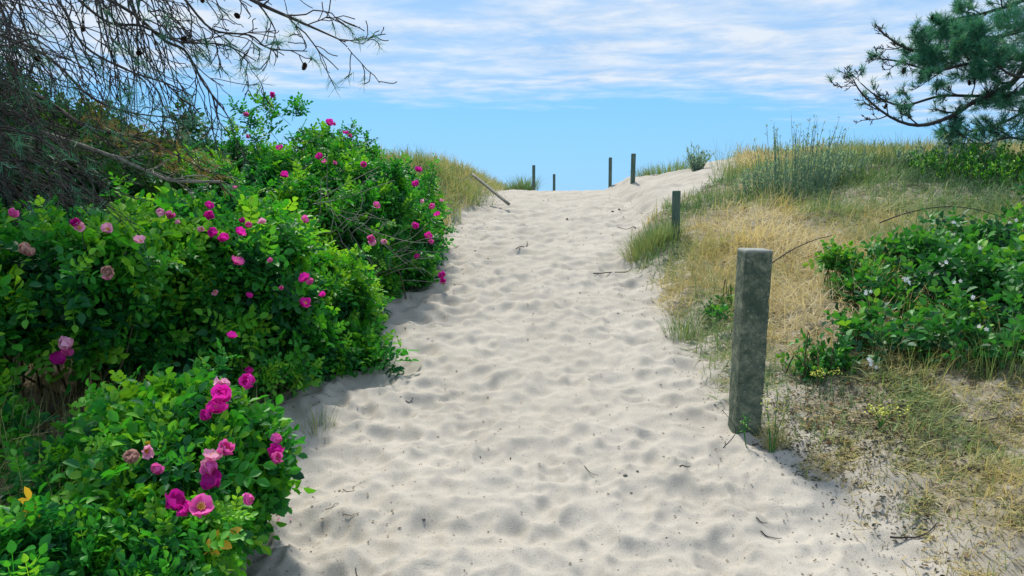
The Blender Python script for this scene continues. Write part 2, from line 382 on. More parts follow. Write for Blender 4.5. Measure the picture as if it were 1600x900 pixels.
# ------------------------------------------------------------------ concrete bollard
def frustum_post(w, h, n_h, bev, top_b, taper=0.):
    """square post with rounded edges and a worn top, local coordinates"""
    pr = []
    k = 4
    for c_, (sx_, sy_) in enumerate([(1, 1), (-1, 1), (-1, -1), (1, -1)]):
        for i in range(k):
            an = math.pi / 2 * (c_ + i / (k - 1))
            pr.append((sx_ * (w / 2 - bev) + bev * math.cos(an), sy_ * (w / 2 - bev) + bev * math.sin(an)))
        if True:
            # points along the flat side, so the surface can be roughened
            nx = [(1, 1), (-1, 1), (-1, -1), (1, -1)][(c_ + 1) % 4]
            x0, y0 = pr[-1]; x1 = nx[0] * (w / 2 - bev) + bev * math.cos(math.pi / 2 * (c_ + 1)); y1 = nx[1] * (w / 2 - bev) + bev * math.sin(math.pi / 2 * (c_ + 1))
            for s_ in (.2, .4, .6, .8): pr.append((x0 + (x1 - x0) * s_, y0 + (y1 - y0) * s_))
    pr = np.array(pr); m_ = len(pr); rows = [(z_, 1 - taper * z_ / h) for z_ in np.linspace(0, h - top_b, n_h)]
    for s_ in (.35, .7, .9, 1): rows.append((h - top_b + top_b * math.sin(s_ * math.pi / 2), 1 - taper - (1 - math.cos(s_ * math.pi / 2)) * top_b / (w / 2)))
    rows += [(h + .001, .6), (h + .002, .02)]
    v = np.array([[p[0] * s_, p[1] * s_, z_] for z_, s_ in rows for p in pr])
    nrm = v.copy(); nrm[:, 2] = 0; nrm /= np.linalg.norm(nrm, axis=1, keepdims=True) + 1e-9
    v += nrm * (.0016 * fbm(v[:, 0] * 40 + v[:, 1] * 31, v[:, 2] * 22, 5))[:, None]
    chip = fbm(v[:, 0] * 25 + 7, v[:, 1] * 25 + v[:, 2] * 9, 8); corner = (np.abs(v[:, 0]) > w * .40) & (np.abs(v[:, 1]) > w * .40)
    v -= nrm * (np.where(corner, np.clip(chip - .2, 0, 1) * .012, 0))[:, None]
    f = [(i * m_ + j, i * m_ + (j + 1) % m_, (i + 1) * m_ + (j + 1) % m_, (i + 1) * m_ + j) for i in range(len(rows) - 1) for j in range(m_)]
    return v, np.array(f)
b0 = P(1167, 655, 4.22); gz = Hs(b0[0], b0[1] + .08)
v, f = frustum_post(.150, b0[2] + .95 - gz + .12, 60, .010, .014, -.03)
v[:, 2] -= .10
o = mesh('concrete_bollard', v, f, M_conc, None, None, False)
o.location = (b0[0] + .01, b0[1] + .08, gz); o.rotation_euler = (R(1.2), R(1.0), R(2))
tag(o, 'square grey concrete bollard with moss, standing at the right edge of the sand path', 'bollard')
BOL = (b0[0], b0[1] + .08, gz)

# ------------------------------------------------------------------ wooden posts
def wood_post(px, ytop, ybase, d, w, label, leanx=0, leany=0, chamfer=.006, group='wooden posts along the sand path'):
    top = P(px, ytop, d); base = P(px, ybase, d); g = Hs(base[0], base[1]); h = top[2] - min(base[2], g) + .25
    sides = 20; prof = [(0, 1.), (h * .1, 1.01), (h * .3, .99), (h * .5, 1.0), (h * .7, .985), (h - .03, .99), (h - chamfer, .985), (h, .985 - chamfer / w), (h + .001, .5), (h + .0015, .02)]
    v = []
    for z_, s_ in prof:
        for k in range(sides):
            an = k * 2 * math.pi / sides; r_ = w * s_ * (1 + .05 * math.sin(3 * an + 1) * .4 + .03 * random.uniform(-1, 1) * (k in (3, 8, 14)) - .10 * (k in (5, 15)))
            v.append((r_ * math.cos(an), r_ * math.sin(an), z_))
    f = [(i * sides + j, i * sides + (j + 1) % sides, (i + 1) * sides + (j + 1) % sides, (i + 1) * sides + j) for i in range(len(prof) - 1) for j in range(sides)]
    v = np.array(v); v[:, 2] -= .0
    o = mesh('wooden_post', v, f, M_wood, None, None, True)
    o.location = (top[0], top[1], top[2] - h); o.rotation_euler = (leany, leanx, random.uniform(0, 6))
    return tag(o, label, 'post', group)
wood_post(834, 258, 297, 15.8, .033, 'slim wooden post beside the green grass tussock, leftmost upright post on the crest')
wood_post(866, 272, 298, 17.0, .030, 'shortest thin dark wooden post standing alone in the middle of the crest gap', R(1))
wood_post(954, 246, 290, 15.9, .036, 'wooden post at the foot of the sandy slope, left of the tallest post', R(-1))
wood_post(989, 240, 298, 14.2, .044, 'tallest round wooden post on the right side of the path crest', R(-1.2))
wood_post(1057, 298, 378, G(1057, 374)[1], .048, 'thick dark green wooden post rising out of a grass tuft on the right bank')
wood_post(1066, 322, 350, 10.4, .035, 'short reddish stub of a post half hidden behind the thick green post')
# the fallen post on the left
a_, b_ = P(738, 272, 13.0), P(795, 319, 11.8); b_[2] = max(b_[2], Hs(b_[0], b_[1]) - .02)
tb = Tubes(); r0 = .035
pts = np.array([a_ + (b_ - a_) * s_ for s_ in np.linspace(0, 1, 9)]); 
tb.add(np.vstack([pts[:1] , pts, pts[-1:]]), np.array([.001] + [.022, .024, .025, .024, .026, .025, .026, .025, .024] + [.001]), 12)
th = thing('fallen_post', (b_[0], b_[1], b_[2]), 'pale wooden post fallen over and leaning on the left grassy mound', 'post', 'wooden posts along the sand path')
tb.build('post_shaft', M_grey, th)
tb = Tubes(); w0, w1 = a_ + np.array([0, 0, .02]), P(688, 300, 12.4); tb.add(smooth_path([w0, (w0 + w1) / 2 - np.array([0, 0, .03]), w1], 8), .004, 5); tb.build('wire', M_grey, th)

# ------------------------------------------------------------------ grass
def blades(base, L_, az, lean, curve, w, tint, k=3):
    """blades of grass as bent strips"""
    n = len(base); s = np.linspace(0, 1, k + 1)
    dx, dy = np.cos(az), np.sin(az); hx, hy = -dy, dx
    ang = lean[:, None] + curve[:, None] * s[None] ** 1.3          # from vertical
    seg = L_[:, None] / k
    hor = np.concatenate([np.zeros((n, 1)), np.cumsum(np.sin(ang[:, :-1]) * seg, 1)], 1)
    ver = np.concatenate([np.zeros((n, 1)), np.cumsum(np.cos(ang[:, :-1]) * seg, 1)], 1)
    wid = w[:, None] * np.array([.8, 1., .7, .12])[None] if k == 3 else w[:, None] * np.array([1, .8, .6, .4, .1])[None]
    c = np.stack([base[:, 0, None] + dx[:, None] * hor, base[:, 1, None] + dy[:, None] * hor, base[:, 2, None] + ver], -1)
    tw = RNG.uniform(-.8, .8, n)
    side = np.stack([hx * np.cos(tw), hy * np.cos(tw), np.sin(tw)], -1)[:, None] * wid[..., None] * .5
    v = np.stack([c - side, c + side], 2).reshape(-1, 3)
    m_ = 2 * (k + 1); fr = np.array([[2 * i, 2 * i + 1, 2 * i + 3, 2 * i + 2] for i in range(k)])
    f = (fr[None] + (np.arange(n) * m_)[:, None, None]).reshape(-1, 4)
    return v, f, np.repeat(tint, m_)
def scatter(n, x0, x1, y0, y1, keep):
    """density falls with distance"""
    u = RNG.random(n); y = y0 * (y1 / y0) ** u if y0 > 0 else RNG.uniform(y0, y1, n)
    x = RNG.uniform(x0, x1, n); k = keep(x, y); return x[k], y[k]
def field(n, box, keep, lens, tintf, name, label, leanr=(.1, 1.2), wmul=1., curver=(.2, 1.4)):
    x, y = scatter(n, *box, keep); z = H(x, y, False) - .01
    n = len(x); L_ = RNG.uniform(*lens, n) * (.55 + .9 * vnoise(x * 2.2, y * 2.2, 201) ** 1.5 + .25 * vnoise(x * 7, y * 7, 202))
    L_ = L_ * (.42 + .58 * sst((y - 3.9) / 1.5)) if box[0] > 0 else L_
    w = (.0030 + .00058 * y) * wmul * RNG.uniform(.6, 1.3, n)
    pref = 2.5 * fbm(x * .9, y * .9, 211, 2) * 2
    az = pref + RNG.normal(0, 1.3, n)
    lean = np.clip(RNG.normal(np.mean(leanr), (leanr[1] - leanr[0]) / 2, n), 0, 1.5)
    v, f, a = blades(np.stack([x, y, z], -1), L_, az, lean, RNG.uniform(*curver, n), w, np.clip(tintf(x, y) + RNG.normal(0, .10, n), 0, 1))
    o = mesh(name, v, f, M_grass, None, {'tint': a}); return tag(o, label, 'grass', None, 'stuff')
def blob(px, py, r, **k):
    g = G(px, py); return (g[0], g[1], r)
STRAW = [blob(1310, 500, 1.0), blob(1060, 470, .7), blob(1270, 340, 1.2), blob(1180, 340, .9), blob(1150, 420, .8), blob(1340, 440, .8)]
GREEN = [blob(1040, 385, .55), blob(1090, 545, .35), blob(1530, 300, 2.5), blob(1350, 660, .5), blob(1100, 330, .8), blob(1480, 280, 2), blob(1240, 610, .35), blob(1060, 520, .3)]
def tint_right(x, y):
    t = .56 + .7 * fbm(x * 1.8, y * 1.3, 221, 4)
    for g in STRAW: t = t + .24 * np.exp(-((x - g[0]) ** 2 + (y - g[1]) ** 2) / g[2] ** 2)
    for g in GREEN: t = t - .26 * np.exp(-((x - g[0]) ** 2 + (y - g[1]) ** 2) / g[2] ** 2)
    return t
def keep_right(x, y):
    tr = x - XR(y) + .15 * fbm(x * 2, y * 2, 9); d = .25 + .9 * np.clip((y - 4.2) / 1.5, 0, 1) + .25 * fbm(x * 2.5, y * 2.5, 231)
    d = np.where(y < 4.4, .45 + .8 * sst((tr - .4) / .9) + .7 * fbm(x * 2.6, y * 2.6, 233), d)
    p = np.clip((tr - .02) / .25, 0, 1) * d
    return (RNG.random(len(x)) < p) & ~((y > 9.6) & sandy(x, y))
field(250000, (1.1, 16, 2.2, 19, ), lambda x, y: keep_right(x, y) & (x < 1.6 + .80 * y), (.10, .30), tint_right, 'bank_grass', 'dry and green dune grass covering the right bank', (.3, 1.45), 1.0)
field(150000, (1.3, 9, 2.2, 9), lambda x, y: keep_right(x, y) & (x < 1.6 + .80 * y), (.08, .20), lambda x, y: tint_right(x, y) + .02, 'matted_grass', 'matted low grass lying flat over the right bank', (1.2, 1.5), .8, (0, .5))
def keep_left(x, y):
    tl = XL(y) - x + .12 * fbm(x * 2, y * 2, 5); return (tl > .0) & (RNG.random(len(x)) < np.clip(tl / .3, 0, 1)) & (x > -1 - .8 * y)
field(80000, (-9, 0, 8.6, 19), keep_left, (.14, .34), lambda x, y: .56 + .28 * fbm(x * 1.3, y * 1.1, 241) + .26 * np.exp(-(XL(y) - x) ** 2 / .12) * (y < 10.5), 'mound_grass', 'straw green dune grass covering the left mound', (.1, 1.0))
field(30000, (-8, -1.0, 1.9, 8.6), keep_left, (.12, .42), lambda x, y: .60 + .6 * fbm(x * 2, y * 2, 251), 'undergrowth_grass', 'dry grass growing in the shade under the rose bushes', (.1, 1.2), .9)

field(170000, (1.2, 5.2, 2.2, 5.0), lambda x, y: (RNG.random(len(x)) < np.clip((x - XR(y) - .02) / .35, 0, 1) * (.62 + .9 * fbm(x * 2.4, y * 2.4, 353, 3) + .35 * sst((x - XR(y) - .3) / .9))), (.06, .17),
      lambda x, y: .62 + .7 * fbm(x * 2.1, y * 2.1, 363, 3), 'dry_thatch', 'flattened dry straw thatch at the foot of the right bank', (1.25, 1.55), .8, (-.2, .35))

def tuft(px, py, d, n, L0, L1, rad, tint, label, group=None, name='grass_tuft', lean=.5, w=.004, name_part='blades', seed_heads=0, mt=None, hdy=0):
    if d: g = P(px, py, d); g[2] = Hs(g[0], g[1])
    else: g = G(px, py)
    rr = rad * np.sqrt(RNG.random(n)); th_ = RNG.uniform(0, 6.283, n); x = g[0] + rr * np.cos(th_); y = g[1] + rr * np.sin(th_); z = H(x, y) - .01
    root = thing(name, g, label, 'grass', group)
    v, f, a = blades(np.stack([x, y, z], -1), RNG.uniform(L0, L1, n), th_ + RNG.normal(0, .5, n), np.abs(RNG.normal(0, .15, n)) + lean * rr / rad * RNG.uniform(.3, 1, n), RNG.uniform(.1, 1.1, n), np.full(n, w) * RNG.uniform(.6, 1.3, n), np.clip(RNG.normal(tint, .12, n), 0, 1), 4)
    mesh(name_part, v, f, mt or M_grass, root, {'tint': a})
    return root
tuft(1025, 380, None, 800, .14, .32, .24, .36, 'dense green grass tuft around the foot of the thick green post', 'grass tufts on the right bank', w=.006)
tuft(1005, 398, None, 500, .14, .30, .22, .46, 'yellow green grass tuft spilling onto the sand left of the thick green post', 'grass tufts on the right bank', w=.006)
tuft(1068, 525, None, 260, .12, .28, .15, .30, 'green grass tuft on the path edge left of the concrete bollard', 'grass tufts on the right bank')
tuft(1212, 700, None, 140, .08, .22, .07, .62, 'brown and straw grass tuft on bare sand right of the bollard foot', 'grass tufts on the right bank', w=.0035)
tuft(1560, 600, 4.6, 320, .15, .34, .3, .34, 'green grass tuft in front of the brambles at the right edge', 'grass tufts on the right bank', w=.004)
tuft(1440, 590, 4.7, 160, .12, .28, .25, .48, 'mixed dry grass tuft under the front of the bramble patch', 'grass tufts on the right bank', w=.004)
tuft(820, 297, 16.3, 420, .25, .46, .26, .30, 'bright green grass tussock left of the leftmost upright post', 'grass tufts on the crest', w=.010)
tuft(800, 299, 16.6, 260, .15, .30, .22, .40, 'low yellow green tussock on the left end of the crest', 'grass tufts on the crest', w=.010)
tuft(1046, 262, 15.2, 520, .15, .36, .55, .36, 'green grass tuft on top of the bare sand dune', 'grass tufts on the crest', w=.010)
tuft(1010, 268, 15.2, 200, .12, .28, .25, .42, 'small grass tuft at the left end of the bare sand dune top', 'grass tufts on the crest', w=.010)
tuft(1400, 262, 11.5, 300, .2, .5, .8, .30, 'tall seeding grasses on the skyline right of the blue green shrub', 'grass tufts on the crest', w=.008)
tuft(1130, 268, 13.0, 70, .35, .72, .20, .40, 'few long bare grass stems on the skyline left of the blue green shrub', 'grass tufts on the crest', w=.007)
tuft(700, 268, 12.4, 260, .25, .50, .75, .20, 'thin windblown grasses on top of the left mound', 'grass tufts on the crest', w=.006)
tuft(498, 672, None, 70, .06, .20, .10, .40, 'small grass sprig lying on the sand by the rose bushes', None, w=.0035)
tuft(60, 690, 3.0, 200, .25, .55, .30, .55, 'long dry grass stalks in the dark gap under the left rose bush', None, w=.0035, lean=.6)
tuft(130, 650, 3.3, 160, .25, .55, .25, .50, 'bent straw coloured grass between the two nearest rose bushes', None, w=.0035, lean=.6)

# ------------------------------------------------------------------ leaves
def leaflet(detail=True, fold=.10, wd=.31):
    if detail:
        v = [(0, 0, 0), (0, .5, -.02), (0, 1, -.10), (-wd * .68, .2, fold * .6), (-wd, .5, fold), (-wd * .62, .82, fold * .4), (wd * .68, .2, fold * .6), (wd, .5, fold), (wd * .62, .82, fold * .4)]
        f = [(0, 1, 4, 3), (1, 2, 5, 4), (0, 6, 7, 1), (1, 7, 8, 2)]
    else:
        v = [(0, 0, 0), (-wd, .4, fold), (-wd * .6, .8, fold * .5), (0, 1, -.1), (wd * .6, .8, fold * .5), (wd, .4, fold)]
        f = [(0, 3, 2, 1), (0, 5, 4, 3)]
    return np.array(v, float), np.array(f)
def rot(ax, an):
    c, s = math.cos(an), math.sin(an)
    return {'x': np.array([[1, 0, 0], [0, c, -s], [0, s, c]]), 'y': np.array([[c, 0, s], [0, 1, 0], [-s, 0, c]]), 'z': np.array([[c, -s, 0], [s, c, 0], [0, 0, 1]])}[ax]
def compound(pairs, ll, spacing, detail, rnd, droop=.5, wd=.31):
    """pinnate leaf along +Y, upper side +Z"""
    ps = []; lv, lf = leaflet(detail, rnd.uniform(.05, .2), wd)
    def at(s): return np.array([0, s, -droop * s * s / ((pairs + 1) * spacing)])
    for i in range(pairs):
        s = spacing * (i + .8)
        for sd_ in (-1, 1):
            M_ = rot('z', sd_ * -rnd.uniform(.9, 1.25)) @ rot('x', rnd.uniform(-.35, .2)) @ rot('y', rnd.uniform(-.4, .4)); q = lv * ll * rnd.uniform(.8, 1.05) @ M_.T + at(s)
            ps.append((q, lf, np.zeros(len(q))))
    q = lv * ll * 1.05 @ rot('x', -.4).T + at(spacing * (pairs + .6)); ps.append((q, lf, np.zeros(len(q))))
    # rachis
    w_ = ll * .03; s0, s1 = at(-spacing * .5), at(spacing * (pairs + .6)); r_ = np.array([s0 - [w_, 0, 0], s0 + [w_, 0, 0], s1 + [w_, 0, 0], s1 - [w_, 0, 0]]); ps.append((r_, np.array([[0, 1, 2, 3]]), np.full(4, .1)))
    return join(ps)
def shoot(nl, pairs, ll, sp, detail, seed, length, wd=.31):
    rnd = random.Random(seed); ps = []
    for i in range(nl):
        s = (i + .5) / nl; az = i * 2.4 + rnd.uniform(-.3, .3); el = 1.25 - .95 * s + rnd.uniform(-.15, .15)   # angle from the axis
        v, f, a = compound(pairs, ll * (1 - .25 * s), sp * (1 - .2 * s), detail, rnd, rnd.uniform(.3, .7), wd)
        # leaf along +Y -> tilt away from +Y by el about X, then spin about Y
        M_ = rot('y', az) @ rot('x', -el + 0) @ rot('y', 0)
        q = v @ M_.T + np.array([0, length * s, 0])
        ps.append((q, f, a + rnd.uniform(-.16, .16) + .42 * s ** 2))
    w_ = .0025; st = Tubes(); st.add([(0, -.06, 0), (0, length * .5, 0), (0, length * .95, 0)], np.array([w_, w_, w_ * .6]), 4, .35); ps += st.p
    return join(ps)
SH_near = [shoot(7, 3, .055, .030, True, 10 + i, .15) for i in range(5)]
SH_mid = [shoot(7, 3, .056, .031, False, 30 + i, .15) for i in range(5)]
SH_far = [shoot(6, 2, .068, .040, False, 50 + i, .16) for i in range(4)]

def blob_points(blobs, n, rnd, jit=.06, inner=0., gaps=False):
    """points on the skin of a union of ellipsoids"""
    c = np.array([b[0] for b in blobs]); r = np.array([b[1] for b in blobs]); w = (r[:, 0] * r[:, 1] + r[:, 0] * r[:, 2] + r[:, 1] * r[:, 2])
    w = w * np.array([b[2] if len(b) > 2 else 1 for b in blobs])
    k = rnd.choice(len(blobs), n, p=w / w.sum()); d = rnd.normal(size=(n, 3)); d /= np.linalg.norm(d, axis=1, keepdims=True)
    # lumps
    lump = .97 + .42 * fbm(d[:, 0] * 3.1 + k * 3.3, d[:, 2] * 3.1 + d[:, 1] * 2.6, 301, 3)
    s = lump * (1 - inner * rnd.random(n)) + rnd.normal(0, jit, n)
    p = c[k] + d * r[k] * s[:, None]
    nrm = d / r[k]; nrm /= np.linalg.norm(nrm, axis=1, keepdims=True)
    ok = np.ones(n, bool)
    if gaps: ok &= fbm(p[:, 0] * 3.4 + p[:, 1] * 1.9, p[:, 2] * 4.2 - p[:, 1] * 1.7, 907, 3) > rnd.uniform(-.34, .16, n)
    for i in range(len(blobs)):
        q = (p - c[i]) / r[i]; ok &= ~((np.linalg.norm(q, axis=1) < .80 - inner) & (k != i))
    ok &= p[:, 2] > H(p[:, 0], p[:, 1]) + .03
    return p[ok], nrm[ok]
def foliage(blobs, n, shoots, rnd, up=.7, tint=.35, scale=(.8, 1.2), jit=.07, inner=.0, sprays=0):
    p, nr = blob_points(blobs, n, rnd, jit, inner, sprays > 0)
    ax = nr + np.array([0, 0, up]) + rnd.normal(0, .28, p.shape)
    s = rnd.uniform(*scale, len(p)); Mx = frames(ax, rnd.uniform(0, 6.28, len(p))) * s[:, None, None]
    if sprays:                                        # long shoots that stand out of the outline
        q = rnd.choice(len(p), max(1, int(len(p) * sprays)), replace=False); dv = nr[q] * rnd.uniform(.3, 1, (len(q), 1)) + np.array([0, 0, .6]) + rnd.normal(0, .3, (len(q), 3))
        dv /= np.linalg.norm(dv, axis=1, keepdims=True); ln = rnd.uniform(.10, .30, len(q))
        for u in (.35, .7, 1.0):
            pp = p[q] + dv * (ln * u)[:, None]; aa = dv + rnd.normal(0, .45 if u < 1 else .12, dv.shape)
            p = np.concatenate([p, pp]); nr = np.concatenate([nr, dv]); sc_ = rnd.uniform(.55, .85, len(q)); s = np.concatenate([s, sc_])
            Mx = np.concatenate([Mx, frames(aa, rnd.uniform(0, 6.28, len(q))) * sc_[:, None, None]])
    ti = tint + rnd.normal(0, .12, len(p)) + .28 * fbm(p[:, 0] * 2.5, p[:, 2] * 2.5 + p[:, 1], 311, 2)
    ps = []; k = rnd.integers(0, len(shoots), len(p))
    for i, (v, f, a) in enumerate(shoots):
        q = k == i
        if q.sum(): ps.append(bake(v, f, Mx[q], p[q] - nr[q] * .06, a, ti[q]))
    v, f, a = join(ps); return v, f, np.clip(a, 0, 1), p, nr
def hit(px, py, blobs):
    r = ray(px, py); o = np.array([0, 0, EYE]); best = None
    for b in blobs:
        c, rr = b[0], b[1]; a_ = r / rr; q = (o - c) / rr; A_ = a_ @ a_; B_ = 2 * a_ @ q; C_ = q @ q - 1; D = B_ * B_ - 4 * A_ * C_
        if D > 0:
            t_ = (-B_ - math.sqrt(D)) / (2 * A_)
            if t_ > 0 and (best is None or t_ < best): best = t_
    return None if best is None else o + r * best

# flowers -----------------------------------------------------------
def petal_grid(seed, open_, size, crumple):
    rnd = random.Random(seed); ps = []; n = 5 + (crumple > .5)
    for k in range(n + (2 if crumple > .5 else 0)):
        m_ = 6; v = []
        for i in range(m_):
            for j in range(m_):
                s = i / (m_ - 1); u = (j / (m_ - 1) - .5) * 2
                wv = .62 * math.sin(math.pi * min(1, .12 + s * .68)) ** .8
                x = u * wv * (1 - .12 * s); y = s * (1 - .13 * abs(u) ** 3 * s) - (.10 * s if abs(u) < .25 and i == m_ - 1 else 0)
                el = open_ + .35 * s; z = .22 * u * u * s + crumple * .10 * math.sin(5 * u + k + 3 * s) * s + rnd.uniform(-.07, .07) * s
                yy = y * math.cos(el) - z * math.sin(el); zz = y * math.sin(el) + z * math.cos(el)
                v.append((x, yy + .04, zz))
        v = np.array(v) * size * rnd.uniform(.72, 1.08); an = k * 2 * math.pi / n + rnd.uniform(-.2, .2)
        v = v @ rot('x', rnd.uniform(-.25, .25) * (1 + crumple)).T @ rot('z', an).T
        f = np.array([(i * m_ + j, i * m_ + j + 1, (i + 1) * m_ + j + 1, (i + 1) * m_ + j) for i in range(m_ - 1) for j in range(m_ - 1)])
        tn = np.repeat(np.linspace(.1, 1, m_), m_); ps.append((v, f, tn))
    return join(ps)
def data_only(nm, v, f, a, mt):
    o = mesh(nm, v, f, mt, None, {'tint': a}, True); d = o.data; bpy.data.objects.remove(o); return d
FL = {}
for ci in range(5):
    for vi in range(3):
        op = [.25, .55, 1.0][vi]; v, f, a = petal_grid(70 + vi * 3 + ci, op if ci != 3 else 1.1, .045, [.4, .8, 1.2][vi] if ci != 3 else 1.6)
        FL[ci, vi] = data_only('flower', v, f, a, M_pet[ci])
_tb = Tubes()
for i in range(26):
    an = i * 2.4; r_ = .002 + .0085 * math.sqrt(i / 26); _tb.add([(0, 0, .002), (r_ * math.cos(an), r_ * math.sin(an), .012), (1.15 * r_ * math.cos(an), 1.15 * r_ * math.sin(an), .0145)], np.array([.0007, .0007, .0016]), 4)
_v, _f, _a = join(_tb.p); STAM = data_only('stamens', _v, _f, _a, M_yellow)
def add_flower(root, p, ci, size, nr=None, stam=True):
    o = bpy.data.objects.new('flower', FL[ci, random.randrange(3)]); C.objects.link(o); o.parent = root
    o.location = Vector([float(a) for a in p]) - world_loc(root)
    to = np.array([0, 0, EYE]) - p; to /= np.linalg.norm(to)
    d = to * random.uniform(.15, .8) + np.array([random.uniform(-.5, .5), random.uniform(-.3, .3), random.uniform(0, .9)])
    o.rotation_euler = (Vector(d).to_track_quat('Z', 'Y') @ Matrix.Rotation(random.uniform(0, 6), 3, 'Z').to_quaternion()).to_euler()
    o.scale = (size,) * 3
    if stam and ci in (0, 1, 2):
        s = bpy.data.objects.new('stamens', STAM); C.objects.link(s); s.parent = o
    return o
# (px, py, colour, size) as seen in the photograph
FLOW = [(18, 338, 1, .9), (45, 388, 3, 1), (40, 398, 3, 1), (118, 349, 4, .8), (123, 357, 2, .8), (169, 360, 2, .9), (218, 379, 2, .9), (165, 428, 3, 1), (170, 434, 2, .8),
 (255, 332, 2, 1), (264, 337, 1, 1), (325, 325, 0, .9), (327, 338, 0, 1.1), (278, 349, 2, .6), (314, 358, 2, .8), (337, 366, 0, 1.1), (350, 376, 0, 1.3), (373, 365, 0, 1.), (379, 347, 4, .9), (389, 354, 1, .7), (412, 349, 2, .9),
 (371, 411, 1, 1.2), (422, 408, 1, .6), (336, 457, 2, .7), (389, 464, 0, .7), (441, 450, 1, .7), (477, 437, 0, 1), (485, 443, 1, 1), (476, 476, 0, 1.1), (505, 462, 0, .9),
 (108, 542, 2, 1.3), (100, 552, 1, 1.1), (92, 563, 4, 1.1), (361, 527, 0, .6), (388, 582, 0, 1.), (392, 600, 0, 1.1), (348, 606, 2, 1.1), (344, 626, 0, 1.3), (338, 642, 0, 1.1), (325, 652, 4, .8),
 (350, 704, 1, 1.1), (336, 716, 2, 1.1), (322, 730, 2, .8), (332, 742, 1, 1.1), (336, 756, 4, 1.1), (228, 705, 2, .7), (242, 738, 1, .8), (270, 792, 4, 1.2), (292, 800, 0, .9), (312, 794, 1, 1.2),
 (438, 690, 1, .9), (434, 708, 0, 1.1), (430, 720, 1, .9), (393, 782, 1, .8), (205, 722, 3, .9),
 (428, 148, 0, 1.), (387, 181, 1, 1.), (386, 214, 1, 1.), (438, 233, 0, 1.1), (500, 246, 0, 1.1), (506, 254, 1, .9), (514, 193, 0, 1.3), (522, 196, 1, 1), (540, 209, 0, 1), (546, 214, 1, 1), (445, 277, 0, 1.5), (523, 256, 1, .8),
 (582, 374, 1, 1.3), (586, 382, 2, 1), (474, 345, 1, .9), (588, 323, 1, 1.), (568, 257, 0, .9), (653, 268, 0, 1.2), (650, 288, 0, 1.2), (678, 324, 1, 1.4), (684, 337, 0, 1.), (646, 352, 0, 1.1), (668, 370, 0, 1.2), (675, 381, 1, 1.1), (652, 402, 0, 1.1), (692, 430, 0, 1.3), (694, 441, 0, 1.3), (602, 377, 2, .8), (690, 315, 2, .9), (365, 293, 1, .7), (660, 315, 2, .8)]

def blobs_of(lst):
    """(px, py, distance, rx, ry, rz[, weight])"""
    out = []
    for b in lst:
        c = P(b[0], b[1], b[2]); c[2] = max(c[2], Hs(c[0], c[1]) + .03); out.append((c, np.array(b[3:6], float), b[6] if len(b) > 6 else 1.))
    return out
BUSH = {}; LEAFV = []
def rose_bush(name, lst, n, shoots, label, seed, base_px, scale=(.8, 1.2), tint=.35, stems=40, inner_n=.45, yellow=0, fscale=1., dens_=.62):
    rnd = np.random.default_rng(seed); bl = blobs_of(lst); g = P(*base_px); g[2] = Hs(g[0], g[1])
    root = thing(name, g, label, 'rose bush', 'rose bushes along the left of the path')
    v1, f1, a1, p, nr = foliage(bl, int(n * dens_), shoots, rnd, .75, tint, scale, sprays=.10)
    v2, f2, a2, _, _ = foliage([(c, r * .72, w) for c, r, w in bl], int(n * inner_n * dens_), shoots, rnd, .4, tint - .10, scale, .10)  # inner leaves tinted darker, painting in the shade inside the bush
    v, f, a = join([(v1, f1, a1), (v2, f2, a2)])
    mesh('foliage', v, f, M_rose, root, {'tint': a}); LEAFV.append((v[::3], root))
    tb = Tubes(); rr = random.Random(seed)
    for i in range(stems):
        q = p[rnd.integers(len(p))]; cx_ = g[0] + (q[0] - g[0]) * .6 + rr.uniform(-.25, .25); cy_ = g[1] + (q[1] - g[1]) * .7 + rr.uniform(-.2, .2); s0 = np.array([cx_, cy_, Hs(cx_, cy_) - .02])
        mid = (s0 + q) / 2 + np.array([rr.uniform(-.12, .12), rr.uniform(-.12, .12), rr.uniform(0, .15)])
        tb.add(smooth_path([s0, mid, q], 8), np.linspace(.008, .0025, 8), 5)
    tb.build('stems', M_stem, root)
    if yellow:
        k = rnd.choice(len(p), yellow, replace=False); lv, lf, la = compound(2, .05, .03, True, rr)
        v, f, a = bake(lv, lf, frames(nr[k] + rnd.normal(0, .4, (yellow, 3)), rnd.uniform(0, 6, yellow)), p[k] + nr[k] * .04, la, rnd.random(yellow))
        mesh('yellow_leaves', v, f, M_rose_yellow, root, {'tint': np.clip(a, 0, 1)})
    BUSH[name + str(seed)] = (root, bl, fscale); return root
rose_bush('rose_bush', [(290, 720, 2.95, .15, .2, .13), (240, 785, 2.8, .14, .2, .12), (335, 740, 3.1, .06, .12, .10), (215, 715, 3.0, .06, .15, .06), (275, 670, 3.1, .10, .14, .06), (345, 705, 3.1, .05, .1, .05), (335, 800, 3.0, .05, .1, .09, .6), (280, 850, 2.65, .10, .12, .08), (375, 722, 3.1, .03, .05, .05, 2), (400, 714, 3.12, .03, .04, .04, 4), (375, 765, 3.08, .04, .08, .09, 1.5)],
          850, SH_near, 'nearest low rose bush with large magenta and pink blooms reaching over the sand', 1, (300, 850, 2.9), (.6, 1.3), .40, 14, .45, 5)
rose_bush('rose_bush', [(150, 870, 2.45, .22, .2, .08), (230, 890, 2.35, .14, .2, .08), (40, 890, 2.2, .2, .2, .09), (60, 850, 2.7, .2, .25, .06, .5), (300, 890, 2.5, .06, .1, .05), (60, 760, 3.0, .16, .2, .04, .35), (130, 700, 3.3, .14, .2, .05, .35), (20, 680, 3.4, .16, .2, .06, .35)],
          520, SH_near, 'low dark leafy rose growth with a yellow leaf in the bottom left corner', 2, (120, 890, 2.5), (.65, 1.0), .36, 20, .5, 3)
